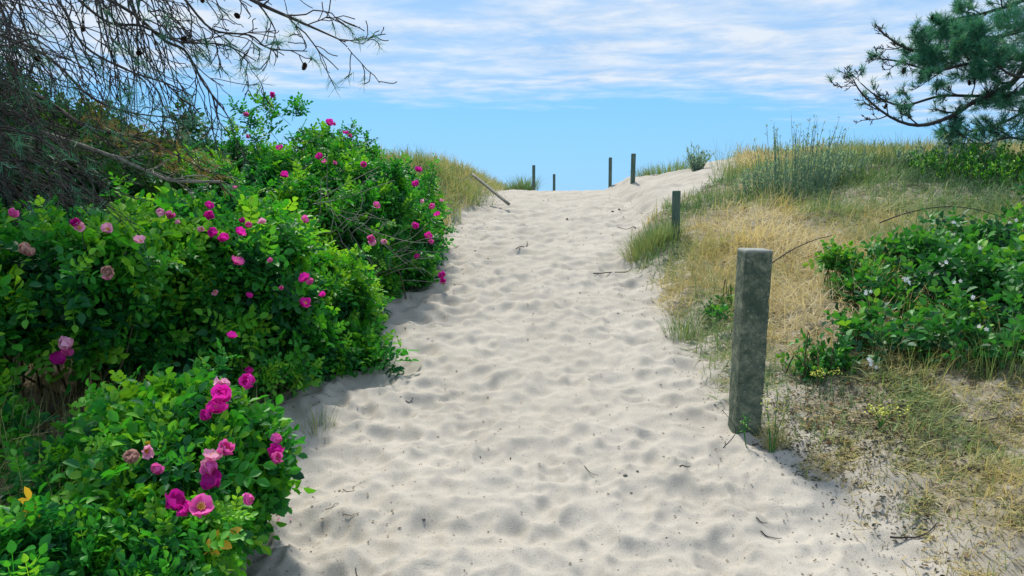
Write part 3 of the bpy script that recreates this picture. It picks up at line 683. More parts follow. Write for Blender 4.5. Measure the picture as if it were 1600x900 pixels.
rose_bush('rose_bush', [(20, 445, 4.1, .36, .4, .22), (110, 450, 4.0, .32, .36, .22), (170, 415, 4.4, .30, .34, .14), (40, 390, 4.4, .34, .34, .10), (-110, 460, 3.9, .5, .5, .3), (60, 510, 3.8, .30, .26, .10), (-60, 600, 3.6, .2, .3, .12, .5)],
          1500, SH_near, 'rose bush at the left edge with wilted pink blooms over dry grass', 3, (40, 600, 4.0), (.8, 1.5), .38, 60, .3, 2)
rose_bush('rose_bush', [(280, 410, 4.8, .34, .4, .22), (370, 430, 4.9, .38, .4, .26), (255, 375, 4.9, .26, .34, .10), (330, 370, 5.1, .30, .34, .11), (225, 470, 4.6, .26, .3, .2), (330, 510, 4.7, .32, .3, .2), (420, 510, 5.0, .28, .3, .24), (405, 390, 5.2, .22, .26, .12), (390, 585, 4.7, .2, .2, .12), (215, 560, 4.3, .16, .2, .08, .4)],
          1900, SH_near, 'middle rose bush carrying a cluster of bright magenta blooms near its top', 4, (330, 600, 4.8), (.75, 1.45), .36, 70, .35, 3)
rose_bush('rose_bush', [(490, 480, 5.6, .34, .36, .28), (555, 500, 6.0, .16, .24, .18), (470, 560, 5.1, .26, .26, .13), (535, 565, 5.3, .18, .22, .09), (580, 575, 5.3, .06, .1, .04), (450, 430, 5.8, .3, .35, .2), (610, 585, 5.2, .05, .1, .03, .6)],
          1150, SH_mid, 'rose bush with leafy sprays running out low over the sand', 5, (510, 600, 5.3), (.85, 1.15), .38, 45, .4)
rose_bush('rose_bush', [(430, 320, 7.2, .58, .55, .36), (500, 290, 7.6, .42, .45, .32), (545, 268, 8.0, .28, .35, .20), (360, 340, 6.6, .6, .5, .34), (500, 370, 6.8, .55, .5, .38), (440, 390, 6.4, .5, .5, .3), (510, 235, 8.0, .20, .25, .16, .8), (560, 320, 7.3, .45, .5, .36), (300, 300, 7.0, .5, .5, .22), (390, 215, 7.6, .12, .16, .16, .25), (428, 172, 7.6, .12, .1, .05, .3), (455, 182, 7.6, .12, .1, .03, .3), (494, 172, 7.7, .02, .04, .06, 1.2), (440, 215, 7.7, .14, .16, .08, .3), (385, 260, 7.4, .22, .26, .16, .5)],
          2300, SH_mid, 'tallest rose bush behind, with loose top sprays against the sky', 6, (450, 440, 7.0), (.85, 1.2), .33, 110, .35, 2)
rose_bush('rose_bush', [(620, 315, 8.6, .36, .45, .26), (650, 325, 9.0, .24, .35, .28), (600, 360, 8.0, .38, .45, .36), (645, 390, 8.0, .30, .4, .38), (590, 430, 7.2, .36, .4, .30), (645, 440, 7.4, .14, .2, .12), (662, 445, 7.3, .06, .1, .08), (540, 430, 6.8, .3, .4, .25)],
          1500, SH_far, 'farthest rose bush bordering the straw coloured mound', 7, (630, 460, 7.8), (.8, 1.1), .34, 80, .35)
# flowers go to whichever bush the photo shows under them
def proj(v):
    y_ = v[:, 1]; z_ = v[:, 2] - EYE; dep = y_ * math.cos(PITCH) - z_ * math.sin(PITCH)
    return 800 + F * v[:, 0] / dep, 450 - F * (z_ * math.cos(PITCH) + y_ * math.sin(PITCH)) / dep, dep
PR = [(proj(v), v, root) for v, root in LEAFV]
for px, py, ci, sz in FLOW:
    best = None
    for rad_ in (18, 30, 45, 90, 200):
        for (u, w, dep), v, root in PR:
            k = np.nonzero((np.abs(u - px) < rad_) & (np.abs(w - py) < rad_))[0]
            if len(k) > 3:
                dd = np.sort(dep[k])[min(1, len(k) - 1)]
                if best is None or dd < best[0]: best = (dd, root)
        if best: break
    r = ray(px, py); dv = r / np.linalg.norm(r); p = np.array([0, 0, EYE]) + r * best[0] - dv * .04
    add_flower(best[1], p, ci, sz * (1.05 if best[0] < 4 else random.uniform(.75, 1.05)))

# bare twigs tangled in the rose bushes
def twig_tangle(px, py, d, n, spread, lab, name='dead_twigs', mt=None, L0=.25, L1=.7, r0=.004, up=.2):
    c = P(px, py, d); root = thing(name, (c[0], c[1], c[2]), lab, 'twigs'); tb = Tubes(); rr = random.Random(int(px * 7 + py))
    for i in range(n):
        s0 = c + np.array([rr.gauss(0, spread), rr.gauss(0, spread * .6), rr.gauss(0, spread * .6)]); an = rr.uniform(-1.2, 1.8); l_ = rr.uniform(L0, L1)
        dr = np.array([math.cos(an), rr.uniform(-.4, .4), math.sin(an) * .6 + up]); dr /= np.linalg.norm(dr)
        pts = [s0 + dr * l_ * s_ + np.array([rr.gauss(0, .025), rr.gauss(0, .02), rr.gauss(0, .025) - .1 * l_ * s_ * s_]) for s_ in (0, .33, .66, 1)]
        tb.add(smooth_path(pts, 8), np.linspace(r0, r0 * .4, 8), 4)
    tb.build('twigs', mt or M_grey, root)
twig_tangle(520, 355, 6.2, 26, .18, 'grey dead twigs showing through the tall rose bush')
twig_tangle(575, 405, 6.7, 18, .15, 'grey dead twigs in the gap beside the farthest rose bush')

# ------------------------------------------------------------------ brambles
SH_br = [shoot(5, 1, .082, .045, True, 80 + i, .18, .36) for i in range(5)]
BR = []; BRV = []
def bramble(lst, n, label, seed, base_px, tint=.4, stems=30, scale=(.7, 1.15)):
    rnd = np.random.default_rng(seed); bl = blobs_of(lst); g = P(*base_px); g[2] = Hs(g[0], g[1])
    root = thing('bramble_bush', g, label, 'bramble', 'bramble bushes on the right bank')
    v1, f1, a1, p, nr = foliage(bl, int(n * .75), SH_br, rnd, 1.1, tint, scale, .09, sprays=.08)
    v2, f2, a2, _, _ = foliage([(c, r * .75, w) for c, r, w in bl], int(n * .35), SH_br, rnd, .6, tint - .2, scale, .1)  # deeper leaves get a darker tint that stands in for interior shade
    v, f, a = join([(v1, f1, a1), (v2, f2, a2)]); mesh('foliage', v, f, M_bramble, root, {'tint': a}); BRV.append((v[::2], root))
    tb = Tubes(); rr = random.Random(seed)
    for i in range(stems):
        q = p[rnd.integers(len(p))]; s0 = np.array([q[0] + rr.uniform(-.13, .13), q[1] + rr.uniform(-.13, .13), 0]); s0[2] = Hs(s0[0], s0[1]); mid = (s0 + q) / 2 + np.array([0, 0, rr.uniform(.05, .2)])
        tb.add(smooth_path([s0, mid, q], 8), np.linspace(.006, .002, 8), 5)
    bs = []
    for part in tb.p: bs.append(part[0][:5].mean(0))
    bs.sort(key=lambda q: q[0] + .3 * q[1]); run = []
    for a_, b_ in zip(bs[:-1], bs[1:]):
        for u in np.linspace(0, 1, 6)[:-1]: q = a_ + (b_ - a_) * u; run.append((q[0], q[1], Hs(q[0], q[1]) + .004))
    run.append(tuple(bs[-1])); tb.add(np.array(run), .005, 5)
    tb.build('canes', M_stem, root); BR.append((root, bl)); return root
big = bramble([(1500, 440, 5.8, .45, .5, .15), (1585, 450, 5.5, .4, .45, .17), (1430, 455, 5.8, .30, .4, .12), (1560, 520, 5.1, .45, .4, .12), (1450, 515, 5.3, .32, .35, .11), (1640, 480, 5.2, .4, .5, .25), (1560, 400, 6.3, .35, .4, .08), (1470, 565, 4.9, .26, .22, .06), (1380, 560, 5.0, .16, .2, .05), (1350, 520, 5.3, .16, .2, .03), (1340, 575, 4.85, .14, .15, .02), (1420, 590, 4.7, .2, .15, .03), (1560, 595, 4.6, .3, .15, .06), (1350, 470, 5.7, .15, .2, .03), (1450, 400, 6.2, .2, .3, .05), (1520, 375, 6.5, .25, .3, .05), (1390, 410, 6.2, .18, .2, .04, .7)],
        1250, 'large dark green bramble bush with white blossoms filling the right edge', 21, (1520, 560, 5.4), .27, 45, (.5, 1.15))
bramble([(1310, 415, 6.2, .12, .15, .04, .8), (1300, 465, 5.9, .1, .12, .04, .8), (1345, 445, 6.0, .12, .12, .04)], 90, 'loose bramble sprays left of the large bush in the straw grass', 22, (1320, 450, 6.0), .36, 12, (.5, .85))
bramble([(1270, 585, 4.75, .10, .12, .03), (1310, 578, 4.8, .1, .12, .02)], 60, 'small leafy bramble patch low beside the concrete bollard', 23, (1290, 590, 4.8), .44, 8, (.35, .6))
bramble([(1108, 490, 6.0, .03, .08, .06, .8), (1085, 535, 5.3, .05, .07, .03), (1128, 500, 5.6, .02, .06, .05)], 16, 'thin green bramble shoots behind the bollard, left side', 24, (1095, 530, 5.4), .42, 5, (.35, .6))
bramble([(1600, 370, 7.2, .25, .35, .10), (1660, 330, 8, .4, .4, .2)], 120, 'bramble foliage high on the bank at the right edge', 25, (1600, 350, 7.5), .34, 15, (.6, .9))
# white blossoms
def white_flower():
    ps = []; lv, lf = leaflet(True, .12, .30)
    for k in range(5): ps.append(((lv * .016) @ rot('x', .3 + .1 * k % .3).T @ rot('z', k * 1.2566).T, lf, np.full(len(lv), .9)))
    return join(ps)
_v, _f, _a = white_flower(); WF = data_only('blossom', _v, _f, _a, M_white)
WST = STAM
PRB = [(proj(v_), r_) for v_, r_ in BRV]
for px, py in [(1417, 437), (1420, 442), (1358, 456), (1487, 349), (1472, 413), (1478, 410), (1532, 510), (1540, 514), (1362, 565), (1366, 570), (1360, 561), (1578, 345), (1530, 385), (1586, 345), (1520, 470), (1495, 440), (1412, 433), (1352, 459)]:
    best = None
    for rad_ in (14, 30, 60, 120):
        for (u, w, dep), root in PRB:
            k = np.nonzero((np.abs(u - px) < rad_) & (np.abs(w - py) < rad_))[0]
            if len(k) > 2 and (best is None or np.sort(dep[k])[1] < best[0]): best = (np.sort(dep[k])[1], root)
        if best: break
    r = ray(px, py); to = -r / np.linalg.norm(r); p = np.array([0, 0, EYE]) + r * best[0] + to * .03; bb = (p, best[1])
    for q in range(2):
        o = bpy.data.objects.new('blossom', WF); C.objects.link(o); o.parent = bb[1]; o.location = Vector([float(a_) for a_ in p + RNG.normal(0, .010, 3)]) - world_loc(bb[1])
        o.rotation_euler = Vector(to + RNG.normal(0, .5, 3)).to_track_quat('Z', 'Y').to_euler(); o.scale = (.95,) * 3
# two arching dead canes
def cane(pts, lab, r=.006, name='bramble_cane', mt=None, side=True):
    p = smooth_path([P(*q) for q in pts], 22); g = p[0]; root = thing(name, g, lab, 'cane'); tb = Tubes(); tb.add(p, np.linspace(r, r * .5, 22), 6); tb.build('cane', mt or M_bark, root)
    if side:
        tb = Tubes(); rr = random.Random(3)
        for i in range(3, 20, 2): tb.add([p[i], p[i] + np.array([rr.uniform(-.03, .03), rr.uniform(-.03, .03), rr.uniform(-.03, .03)])], np.array([.002, .0005]), 4)
        tb.build('thorns', mt or M_bark, root)
    return root
cane([(1375, 348, 6.8), (1420, 332, 6.8), (1475, 323, 6.7), (1530, 328, 6.6), (1570, 342, 6.5)], 'dark arching bramble cane above the large bramble bush')
cane([(1200, 415, 5.6), (1235, 392, 5.7), (1270, 376, 5.8), (1300, 368, 5.9)], 'short dark bramble cane leaning up behind the concrete bollard', .005)
cane([(1130, 700, 3.9), (1150, 672, 4.0), (1128, 640, 4.05)], 'thin dark twig standing crookedly in the sand at the bollard foot', .003, 'twig', side=False)

# ------------------------------------------------------------------ small flowering weeds
def weed(px, py, d, h, n, lab, heads=10, mt=None, spread=.05):
    g = P(px, py, d); g[2] = Hs(g[0], g[1]); root = thing('wild_flower', g, lab, 'wild flower'); tb = Tubes(); rr = random.Random(px); tips = []
    for i in range(n):
        t_ = g + np.array([rr.gauss(0, spread), rr.gauss(0, spread), h * rr.uniform(.6, 1)]); p = smooth_path([g + np.array([rr.gauss(0, .01), rr.gauss(0, .01), -.01]), (g + t_) / 2 + np.array([rr.gauss(0, .01), 0, .02]), t_], 7)
        tb.add(p, np.linspace(.0028, .0014, 7), 4); tips.append(t_)
        for k in (3, 4, 5): tips.append(p[k] + np.array([rr.gauss(0, .012), rr.gauss(0, .012), .01]))
    tb.build('stems', M_rose, root)
    lv, lf = leaflet(True, .15, .33); T = []; A_ = []; 
    for t_ in tips[:heads * 4]:
        for k in range(5): T.append(t_ + RNG.normal(0, .012, 3)); A_.append(RNG.normal(0, 1, 3) + np.array([0, 0, .8]))
    v, f, a = bake(lv * .014, lf, frames(np.array(A_)), np.array(T), None, RNG.random(len(T)))
    mesh('blossoms', v, f, mt or M_ypale, root, {'tint': a}); return root
weed(1206, 690, 3.95, .42, 4, 'spindly yellow flowering weed in front of the concrete bollard', mt=M_ypale)
weed(1375, 668, 4.05, .12, 6, 'low yellow flowering weed in the short grass right of the bollard', spread=.09)
weed(1285, 590, 4.6, .10, 5, 'pale yellow flowering weed beside the small bramble patch', spread=.06)
weed(1168, 670, 4.05, .22, 2, 'small bright green seedling touching the front of the bollard', mt=M_rose, spread=.03)

# ------------------------------------------------------------------ blue green shrubs on the skyline
def stalk_shrub(px, py, d, rad, h, n, lab, leafy=8, lean=.35, mt=None, lw=.03, wf=.35, name='dune_shrub'):
    g = P(px, py, d); g[2] = Hs(g[0], g[1]); root = thing(name, g, lab, 'shrub'); tb = Tubes(); T = []; A_ = []; rr = random.Random(px + 1)
    for i in range(n):
        an = rr.uniform(0, 6.28); r_ = rad * math.sqrt(rr.random()); s0 = np.array([g[0] + r_ * math.cos(an), g[1] + r_ * math.sin(an), 0]); s0[2] = Hs(s0[0], s0[1])
        hh = h * (rr.uniform(.45, .8) if rr.random() < .6 else rr.uniform(.8, 1.15)) * (1 - .35 * r_ / rad); ln = lean * r_ / rad; t_ = s0 + np.array([math.cos(an) * ln * hh + rr.gauss(0, .05), math.sin(an) * ln * hh, hh])
        p = smooth_path([s0, (s0 + t_) / 2 + np.array([rr.gauss(0, .02), 0, .02]), t_], 7); tb.add(p, np.linspace(.005, .0022, 7), 4, rr.random())
        for k in range(leafy):
            u = rr.random() ** .8; q = p[min(6, int(u * 7))]; T.append(q + RNG.normal(0, .012, 3)); A_.append(np.array([rr.gauss(0, .6), rr.gauss(0, .6), 1.]))
    tb.build('stalks', mt or M_bluegreen, root)
    lv, lf = leaflet(False, .1, wf); T = np.array(T); v, f, a = bake(lv, lf, frames(np.array(A_)) * (lw * RNG.uniform(.6, 1.3, len(T)))[:, None, None], T, None, RNG.random(len(T)))
    mesh('leaves', v, f, mt or M_bluegreen, root, {'tint': a}); return root
stalk_shrub(1245, 300, 9.8, .45, 1.0, 130, 'tall wispy blue green shrub on the right skyline', 15, .25, lw=.040, wf=.13)
stalk_shrub(1300, 300, 10.2, .35, .55, 90, 'lower blue green shrub growing right of the tall wispy one', 13, .3, lw=.045, wf=.15)
stalk_shrub(1190, 300, 10.2, .3, .5, 70, 'sparse pale shrub at the left foot of the tall wispy one', 16, .3, lw=.04, wf=.15)
stalk_shrub(1090, 280, 14.2, .10, .50, 60, 'compact dark green bush on the sandy dune top', 12, .55, M_bluegreen, .045, .2)
stalk_shrub(1555, 300, 9.5, .9, .42, 240, 'low dark green shrub below the right pine', 24, .3, M_bramble, .045, .25)
stalk_shrub(1480, 290, 10.5, .6, .40, 120, 'small grey green shrub on the bank left of the right pine', 20, .2, M_bluegreen, .045)

# ------------------------------------------------------------------ pine trees
def needle_tuft(n, l_, w, seed, cone=1.0):
    rr = np.random.default_rng(seed); d = rr.normal(0, .55 * cone, (n, 3)); d[:, 1] = rr.uniform(.35, 1.1, n); d /= np.linalg.norm(d, axis=1, keepdims=True)
    s0 = np.stack([np.zeros(n), rr.uniform(-.06, .02, n), np.zeros(n)], -1); e = s0 + d * (l_ * rr.uniform(.7, 1.1, n))[:, None]
    sd_ = np.cross(d, rr.normal(size=(n, 3))); sd_ /= np.linalg.norm(sd_, axis=1, keepdims=True); sd_ *= w / 2
    v = np.stack([s0 - sd_, s0 + sd_, e + sd_ * .5, e - sd_ * .5], 1).reshape(-1, 3); f = np.arange(4 * n).reshape(-1, 4); return v, f, np.zeros(4 * n)
def grow(tb, tips, p, d, l_, r, lev, rr, droop, nk, side=.7, wig=.12, sides=5, minr=.0014, upturn=0.):
    """a limb and its side twigs"""
    n = max(4, int(5 + l_ * 5)); pts = [np.array(p)]; dd = np.array(d) / np.linalg.norm(d)
    for i in range(n):
        s = i / n; dd = dd + np.array([rr.gauss(0, wig), rr.gauss(0, wig), rr.gauss(0, wig) - droop * (1 - s) / n * 3 + upturn * s / n * 3]); dd /= np.linalg.norm(dd); pts.append(pts[-1] + dd * l_ / n)
    pts = np.array(pts); rad = np.linspace(r, max(r * .35, minr), n + 1); tb.add(pts, rad, sides if r > .006 else 4, rr.random())
    tips.append((pts[-1], dd.copy(), lev))
    limb_kids(tb, tips, pts, rad, l_, lev, rr, droop, nk, side, wig, minr, upturn)
    return pts
def limb_kids(tb, tips, pts, rad, l_, lev, rr, droop, nk, side, wig, minr, upturn, lk=None):
    if lev <= 0: return
    n = len(pts) - 1
    for k in range(nk[0]):
        u = rr.uniform(.22, 1.); i = min(n - 1, int(u * n)); t_ = pts[i + 1] - pts[i]; t_ /= np.linalg.norm(t_) + 1e-9
        pr = np.array([rr.gauss(0, 1), rr.gauss(0, 1), rr.gauss(0, .8) - droop * .6 + upturn * .4]); pr -= t_ * (pr @ t_); pr /= np.linalg.norm(pr) + 1e-9
        grow(tb, tips, pts[i] + (pts[i + 1] - pts[i]) * (u * n - i), t_ * .75 + pr * side, l_ * rr.uniform(.28, .55) * (1.15 - .5 * u) * (lk or 1), max(rad[i] * .5, minr), lev - 1, rr, droop, nk[1:] or [0], side, wig, 4, minr, upturn)
def place_needles(tips, tufts, rr, tint=.4, sc=(.8, 1.2)):
    p = np.array([t[0] for t in tips]); d = np.array([t[1] for t in tips]); k = rr.integers(0, len(tufts), len(p)); ps = []; M_ = frames(d + rr.normal(0, .15, d.shape)) * rr.uniform(*sc, len(p))[:, None, None]; ti = np.clip(rr.normal(tint, .15, len(p)), 0, .85)
    for i, (v, f, a) in enumerate(tufts):
        q = k == i
        if q.sum(): ps.append(bake(v, f, M_[q], p[q], a, ti[q]))
    return join(ps)
# pine cone
def cone_data():
    ps = []; lv, lf = leaflet(False, .25, .55)
    for i in range(46):
        s = i / 46; z = -.02 + .05 * s; r_ = .016 * math.sin(math.pi * (.12 + .8 * s)) ** .8; an = i * 2.4
        q = (lv * .014) @ rot('x', .5 + .5 * s).T + np.array([0, r_ * .6, 0]); q = q @ rot('z', an).T + np.array([0, 0, z]); ps.append((q, lf, np.zeros(len(q))))
    tb = Tubes(); tb.add([(0, 0, -.022), (0, 0, -.01), (0, 0, .01), (0, 0, .03)], np.array([.004, .012, .012, .003]), 6); ps += tb.p
    return join(ps)
_v, _f, _a = cone_data(); CONE = data_only('cone', _v, _f, _a, M_cone)
def near_tip(tp_, px, py):
    v = np.array([t_[0] for t_ in tp_]); u, w, _ = proj(v); return v[np.argmin((u - px) ** 2 + (w - py) ** 2)]
def add_cone(root, p, s=1.):
    o = bpy.data.objects.new('cone', CONE); C.objects.link(o); o.parent = root; o.location = Vector([float(a_) for a_ in p]) - world_loc(root); o.rotation_euler = (random.uniform(0, 3), random.uniform(0, 3), 0); o.scale = (s,) * 3

# left pine: the trunk stands just outside the frame, its half dead lower boughs hang in
rr = random.Random(5); tp = P(-260, 500, 5.0); tp[2] = Hs(tp[0], tp[1])
pine = thing('pine_tree', tp, 'old pine at the left edge with half bare drooping boughs hanging over the roses', 'pine tree', None)
tb = Tubes(); tr = smooth_path([tp + np.array([0, 0, -.2]), tp + np.array([.05, .1, 1.2]), tp + np.array([-.1, .1, 2.6]), tp + np.array([.1, 0, 4.2]), tp + np.array([.2, 0, 6.0])], 20); tb.add(tr, np.linspace(.20, .07, 20), 12); tb.build('trunk', M_bark, pine)
tips = []; tbs = Tubes()
# the boughs the photo shows one by one
MAIN = [
 [(150, -120, 4.4), (300, -50, 4.3), (400, 3, 4.2), (455, 28, 4.15), (500, 48, 4.1), (540, 66, 4.1)],
 [(-150, -60, 4.6), (60, -40, 4.5), (190, 10, 4.4), (255, 62, 4.3), (290, 80, 4.3), (318, 130, 4.25), (345, 165, 4.2), (362, 192, 4.2)],
 [(-100, 20, 4.6), (60, 80, 4.5), (140, 150, 4.4), (200, 175, 4.4), (275, 184, 4.4)],
 [(-60, 100, 4.8), (60, 150, 4.6), (140, 200, 4.5), (215, 215, 4.5), (270, 240, 4.5), (330, 272, 4.5)],
 [(60, -60, 4.4), (160, 30, 4.4), (220, 40, 4.3), (280, 65, 4.3), (350, 70, 4.2), (400, 95, 4.2)],
 [(0, -80, 4.2), (90, 0, 4.1), (130, 70, 4.1), (200, 110, 4.1), (260, 130, 4.1), (300, 150, 4.1)],
 [(200, -80, 4.2), (280, -10, 4.2), (330, 45, 4.2), (390, 55, 4.15), (420, 75, 4.15), (480, 80, 4.1)]]
for i, ln in enumerate(MAIN):
    p = smooth_path([P(*q) for q in ln], 26); r0 = [.016, .013, .011, .012, .009, .009, .008][i]; rad = np.linspace(r0, .0028, 26)
    # join the bough to the trunk outside the picture
    st = tr[np.argmin(np.abs(tr[:, 2] - p[0][2] - .1))]; q = smooth_path([st, (st + p[0]) / 2 + np.array([0, 0, .06]), p[0], p[4]], 10); 
    one = Tubes(); one.add(q[:8], np.linspace(r0 * 1.8, r0 * 1.02, 8), 7); one.add(p, rad, 7); tips.append((p[-1], p[-1] - p[-3], 1))
    limb_kids(one, tips, p, rad, [.9, 1.0, .9, .8, .8, .9, .7][i], 2, rr, [.12, .45, .4, .3, .3, .4, .1][i], [10, 4], .62, .24, .0026, .10, 1.0)
    one.build('bough', M_bark, pine)
# tangled mass close to the trunk
for i in range(120):
    z0 = rr.uniform(1.0, 3.8); st = tr[np.argmin(np.abs(tr[:, 2] - z0))]; st = st + np.array([.05, 0, 0])
    l_ = rr.uniform(.9, 1.75) * (1.0 if z0 > 1.6 else .9); d = np.array([1., rr.uniform(-.55, .35), rr.uniform(-.25, .25)])
    grow(tbs, tips, st, d, l_ * 1.15, .011, 2, rr, .60, [9, 4], .8, .15, 5, .0024, .15)
def strand(px, py, d, ex, ey, r0, forks, sag):
    a_ = P(px, py, d); b_ = P(ex, ey, d - rr.uniform(-.1, .35)); m1 = a_ + (b_ - a_) * .35 + np.array([rr.uniform(-.02, .06), 0, sag * rr.uniform(.3, 1)]); m2 = a_ + (b_ - a_) * .7 + np.array([rr.gauss(0, .04), rr.gauss(0, .04), sag * rr.uniform(.1, .8)])
    p = smooth_path([a_, m1, m2, b_], 16); p[1:] += np.array([[rr.gauss(0, .006) for _ in range(3)] for _ in range(15)]); rad = np.linspace(r0, .0022, 16); tbs.add(p, rad, 5, rr.random()); tips.append((p[-1], p[-1] - p[-3], 0))
    ln = np.linalg.norm(b_ - a_); limb_kids(tbs, tips, p, rad, ln, 1, rr, .25, [forks], .45, .20, .0019, .0, .8)
for i in range(62):        # from the crown down across the upper left
    px = rr.uniform(-120, 210); strand(px, rr.uniform(-110, -20), rr.uniform(4.0, 4.8), px + rr.uniform(20, 190), rr.uniform(60, 230), .0055, 4, .10)
for i in range(62):        # lower fringe over the roses
    py = rr.uniform(20, 270); strand(rr.uniform(-140, -10), py, rr.uniform(4.0, 4.8), rr.uniform(20, 250), min(350, py + rr.uniform(40, 170)), .0055, 4, .16)
for i in range(14):
    py = rr.uniform(-60, 60); px = rr.uniform(150, 300); strand(px, py, rr.uniform(4.1, 4.5), px + rr.uniform(40, 110), py + rr.uniform(40, 110), .004, 3, .06)
tbs.build('dead_twigs', M_bark, pine)
rg = np.random.default_rng(9)
TU = [needle_tuft(22, .060, .0022, 400 + i, .8) for i in range(4)]
allt = [t for t in tips]; sel = [t for t in allt if (rg.random() < (.30 if t[0][0] < P(180, 0, 4.5)[0] else .32))]
v, f, a = place_needles(sel, TU, rg, .42); mesh('needles', v, f, M_needle, pine, {'tint': np.clip(a, 0, .85)})
# brown dead needles on the lowest bough
bt = []
for i in range(80):
    u = rg.random(); c_ = P(130 + 225 * u + rg.normal(0, 10), 175 + 95 * u + rg.normal(0, 18), 4.55 + rg.normal(0, .1)); bt.append((c_, np.array([.7, rg.normal(0, .4), -.3 + rg.normal(0, .4)]), 0))
v, f, a = place_needles(bt, TU, rg, .98, (.6, .9)); mesh('brown_needles', v, f, M_needle, pine, {'tint': np.clip(a + .5, .97, 1)})
for q in [(333, 7), (365, 23), (218, 85), (465, 95), (290, 60), (125, 50), (60, 90)]: add_cone(pine, near_tip(allt, *q), .75)
# the pale snapped branch lying on the roses
br = smooth_path([P(60, 205, 4.6), P(130, 228, 4.5), (P(190, 250, 4.4)), P(240, 272, 4.35), P(275, 283, 4.3), P(345, 284, 4.25)], 24)
th = thing('snapped_branch', br[-1], 'pale broken pine branch lying across the top of the rose bushes', 'branch'); tb = Tubes(); rad = np.linspace(.013, .007, 24); tb.add(br, rad, 8); tb.build('bough', M_grey, th)
tb = Tubes(); tt = []
limb_kids(tb, tt, br, rad, .9, 2, random.Random(8), .0, [7, 2], .6, .14, .0022, .0, .7); tb.build('twigs', M_grey, th)

# dark leafy shrub mass behind the left pine
def leafy_tree(lst, n, lab, seed, base_px, name='leafy_shrub', tint=.4, sh=None, stems=30, cat='shrub'):
    rnd = np.random.default_rng(seed); bl = blobs_of(lst); g = P(*base_px); g[2] = Hs(g[0], g[1]); root = thing(name, g, lab, cat)
    v1, f1, a1, p, nr = foliage(bl, n, sh or SH_far, rnd, .5, tint, (.8, 1.3)); v2, f2, a2, _, _ = foliage([(c, r * .7, w) for c, r, w in bl], n // 3, sh or SH_far, rnd, .4, tint - .2, (.8, 1.3))  # second, smaller shell is tinted darker as painted shade within the shrub
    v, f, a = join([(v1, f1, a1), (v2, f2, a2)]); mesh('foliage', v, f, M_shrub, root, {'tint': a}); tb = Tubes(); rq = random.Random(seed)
    for i in range(stems):
        q = p[rnd.integers(len(p))]; s0 = np.array([g[0] + (q[0] - g[0]) * .6, q[1] + rq.uniform(-.2, .2), 0]); s0[2] = Hs(s0[0], s0[1]); tb.add(smooth_path([s0, (s0 + q) / 2 + np.array([rq.gauss(0, .1), 0, 0]), q], 8), np.linspace(.014, .004, 8), 5)
    tb.build('stems', M_bark, root); return root
leafy_tree([(20, 250, 6.4, .65, .6, .38), (100, 240, 6.8, .45, .5, .28), (60, 300, 6.0, .9, .6, .4), (-150, 250, 6.2, .9, .7, .9), (160, 290, 6.8, .3, .4, .15), (20, 210, 6.8, .4, .5, .1, .4)], 1500,
           'dark leafy shrub behind the left pine boughs', 61, (40, 420, 6.5), stems=60)
leafy_tree([(255, 250, 7.4, .32, .4, .10, .6), (330, 270, 7.6, .3, .4, .10), (290, 205, 7.6, .06, .1, .08, .5), (210, 285, 7.2, .3, .4, .1)], 230, 'smaller green shrub showing between the boughs and the tall roses', 62, (280, 400, 7.4), stems=30)

# right pine
rr = random.Random(15); tp = P(1790, 300, 11.5); tp[2] = Hs(tp[0], tp[1])
pine2 = thing('pine_tree', tp, 'green pine with dense needles and cones leaning in from the top right', 'pine tree', None)
tb = Tubes(); tr2 = smooth_path([tp + np.array([0, 0, -.3]), tp + np.array([-.15, 0, 1.2]), tp + np.array([-.3, 0, 2.4]), tp + np.array([-.1, .1, 4.0]), tp + np.array([0, .1, 5.6])], 18); tb.add(tr2, np.linspace(.22, .08, 18), 12); tb.build('trunk', M_bark, pine2)
M2 = [
 ([(1640, 70, 11), (1605, 100, 10.9), (1575, 135, 10.8), (1520, 160, 10.7), (1490, 180, 10.6), (1440, 196, 10.5), (1395, 185, 10.5), (1350, 150, 10.4), (1332, 122, 10.4)], .05, 1),
 ([(1650, 20, 11), (1600, 45, 10.9), (1550, 60, 10.8), (1480, 75, 10.7), (1430, 80, 10.6), (1390, 60, 10.6), (1368, 38, 10.6)], .04, 1),
 ([(1640, 150, 11.2), (1590, 145, 11.1), (1530, 150, 11.0), (1470, 150, 10.9), (1410, 165, 10.9), (1370, 150, 10.9), (1345, 130, 10.9)], .03, 0),
 ([(1680, 190, 11.3), (1620, 170, 11.2), (1570, 190, 11.1), (1520, 205, 11.0), (1480, 215, 11.0)], .03, 1),
 ([(1660, -30, 11.4), (1600, 0, 11.3), (1540, 20, 11.2), (1490, 30, 11.2), (1450, 45, 11.1)], .035, 1),
 ([(1660, 60, 10.6), (1590, 90, 10.5), (1510, 100, 10.4), (1460, 110, 10.4), (1400, 95, 10.4), (1368, 92, 10.4)], .03, 0),
 ([(1640, 230, 10.8), (1580, 215, 10.7), (1530, 225, 10.7), (1490, 200, 10.6)], .02, 1),
 ([(1700, 120, 10.4), (1640, 110, 10.4), (1590, 120, 10.3), (1550, 95, 10.3), (1520, 60, 10.3)], .03, 1)]
t2 = []
for ln, r0, _ in M2:
    p = smooth_path([P(*q) for q in ln], 26); rad = np.linspace(r0, .007, 26); one = Tubes()
    st = tr2[np.argmin(np.abs(tr2[:, 2] - p[0][2]))]; q = smooth_path([st, (st + p[0]) / 2, p[0], p[4]], 9); one.add(q[:7], np.linspace(r0 * 1.4, r0 * 1.02, 7), 7); one.add(p, rad, 8); 
    tl = []; limb_kids(one, tl, p, rad, 1.5, 3, rr, .0, [13, 6, 3], .8, .12, .0045, .35, .62); t2 += tl; one.build('bough', M_bark, pine2)
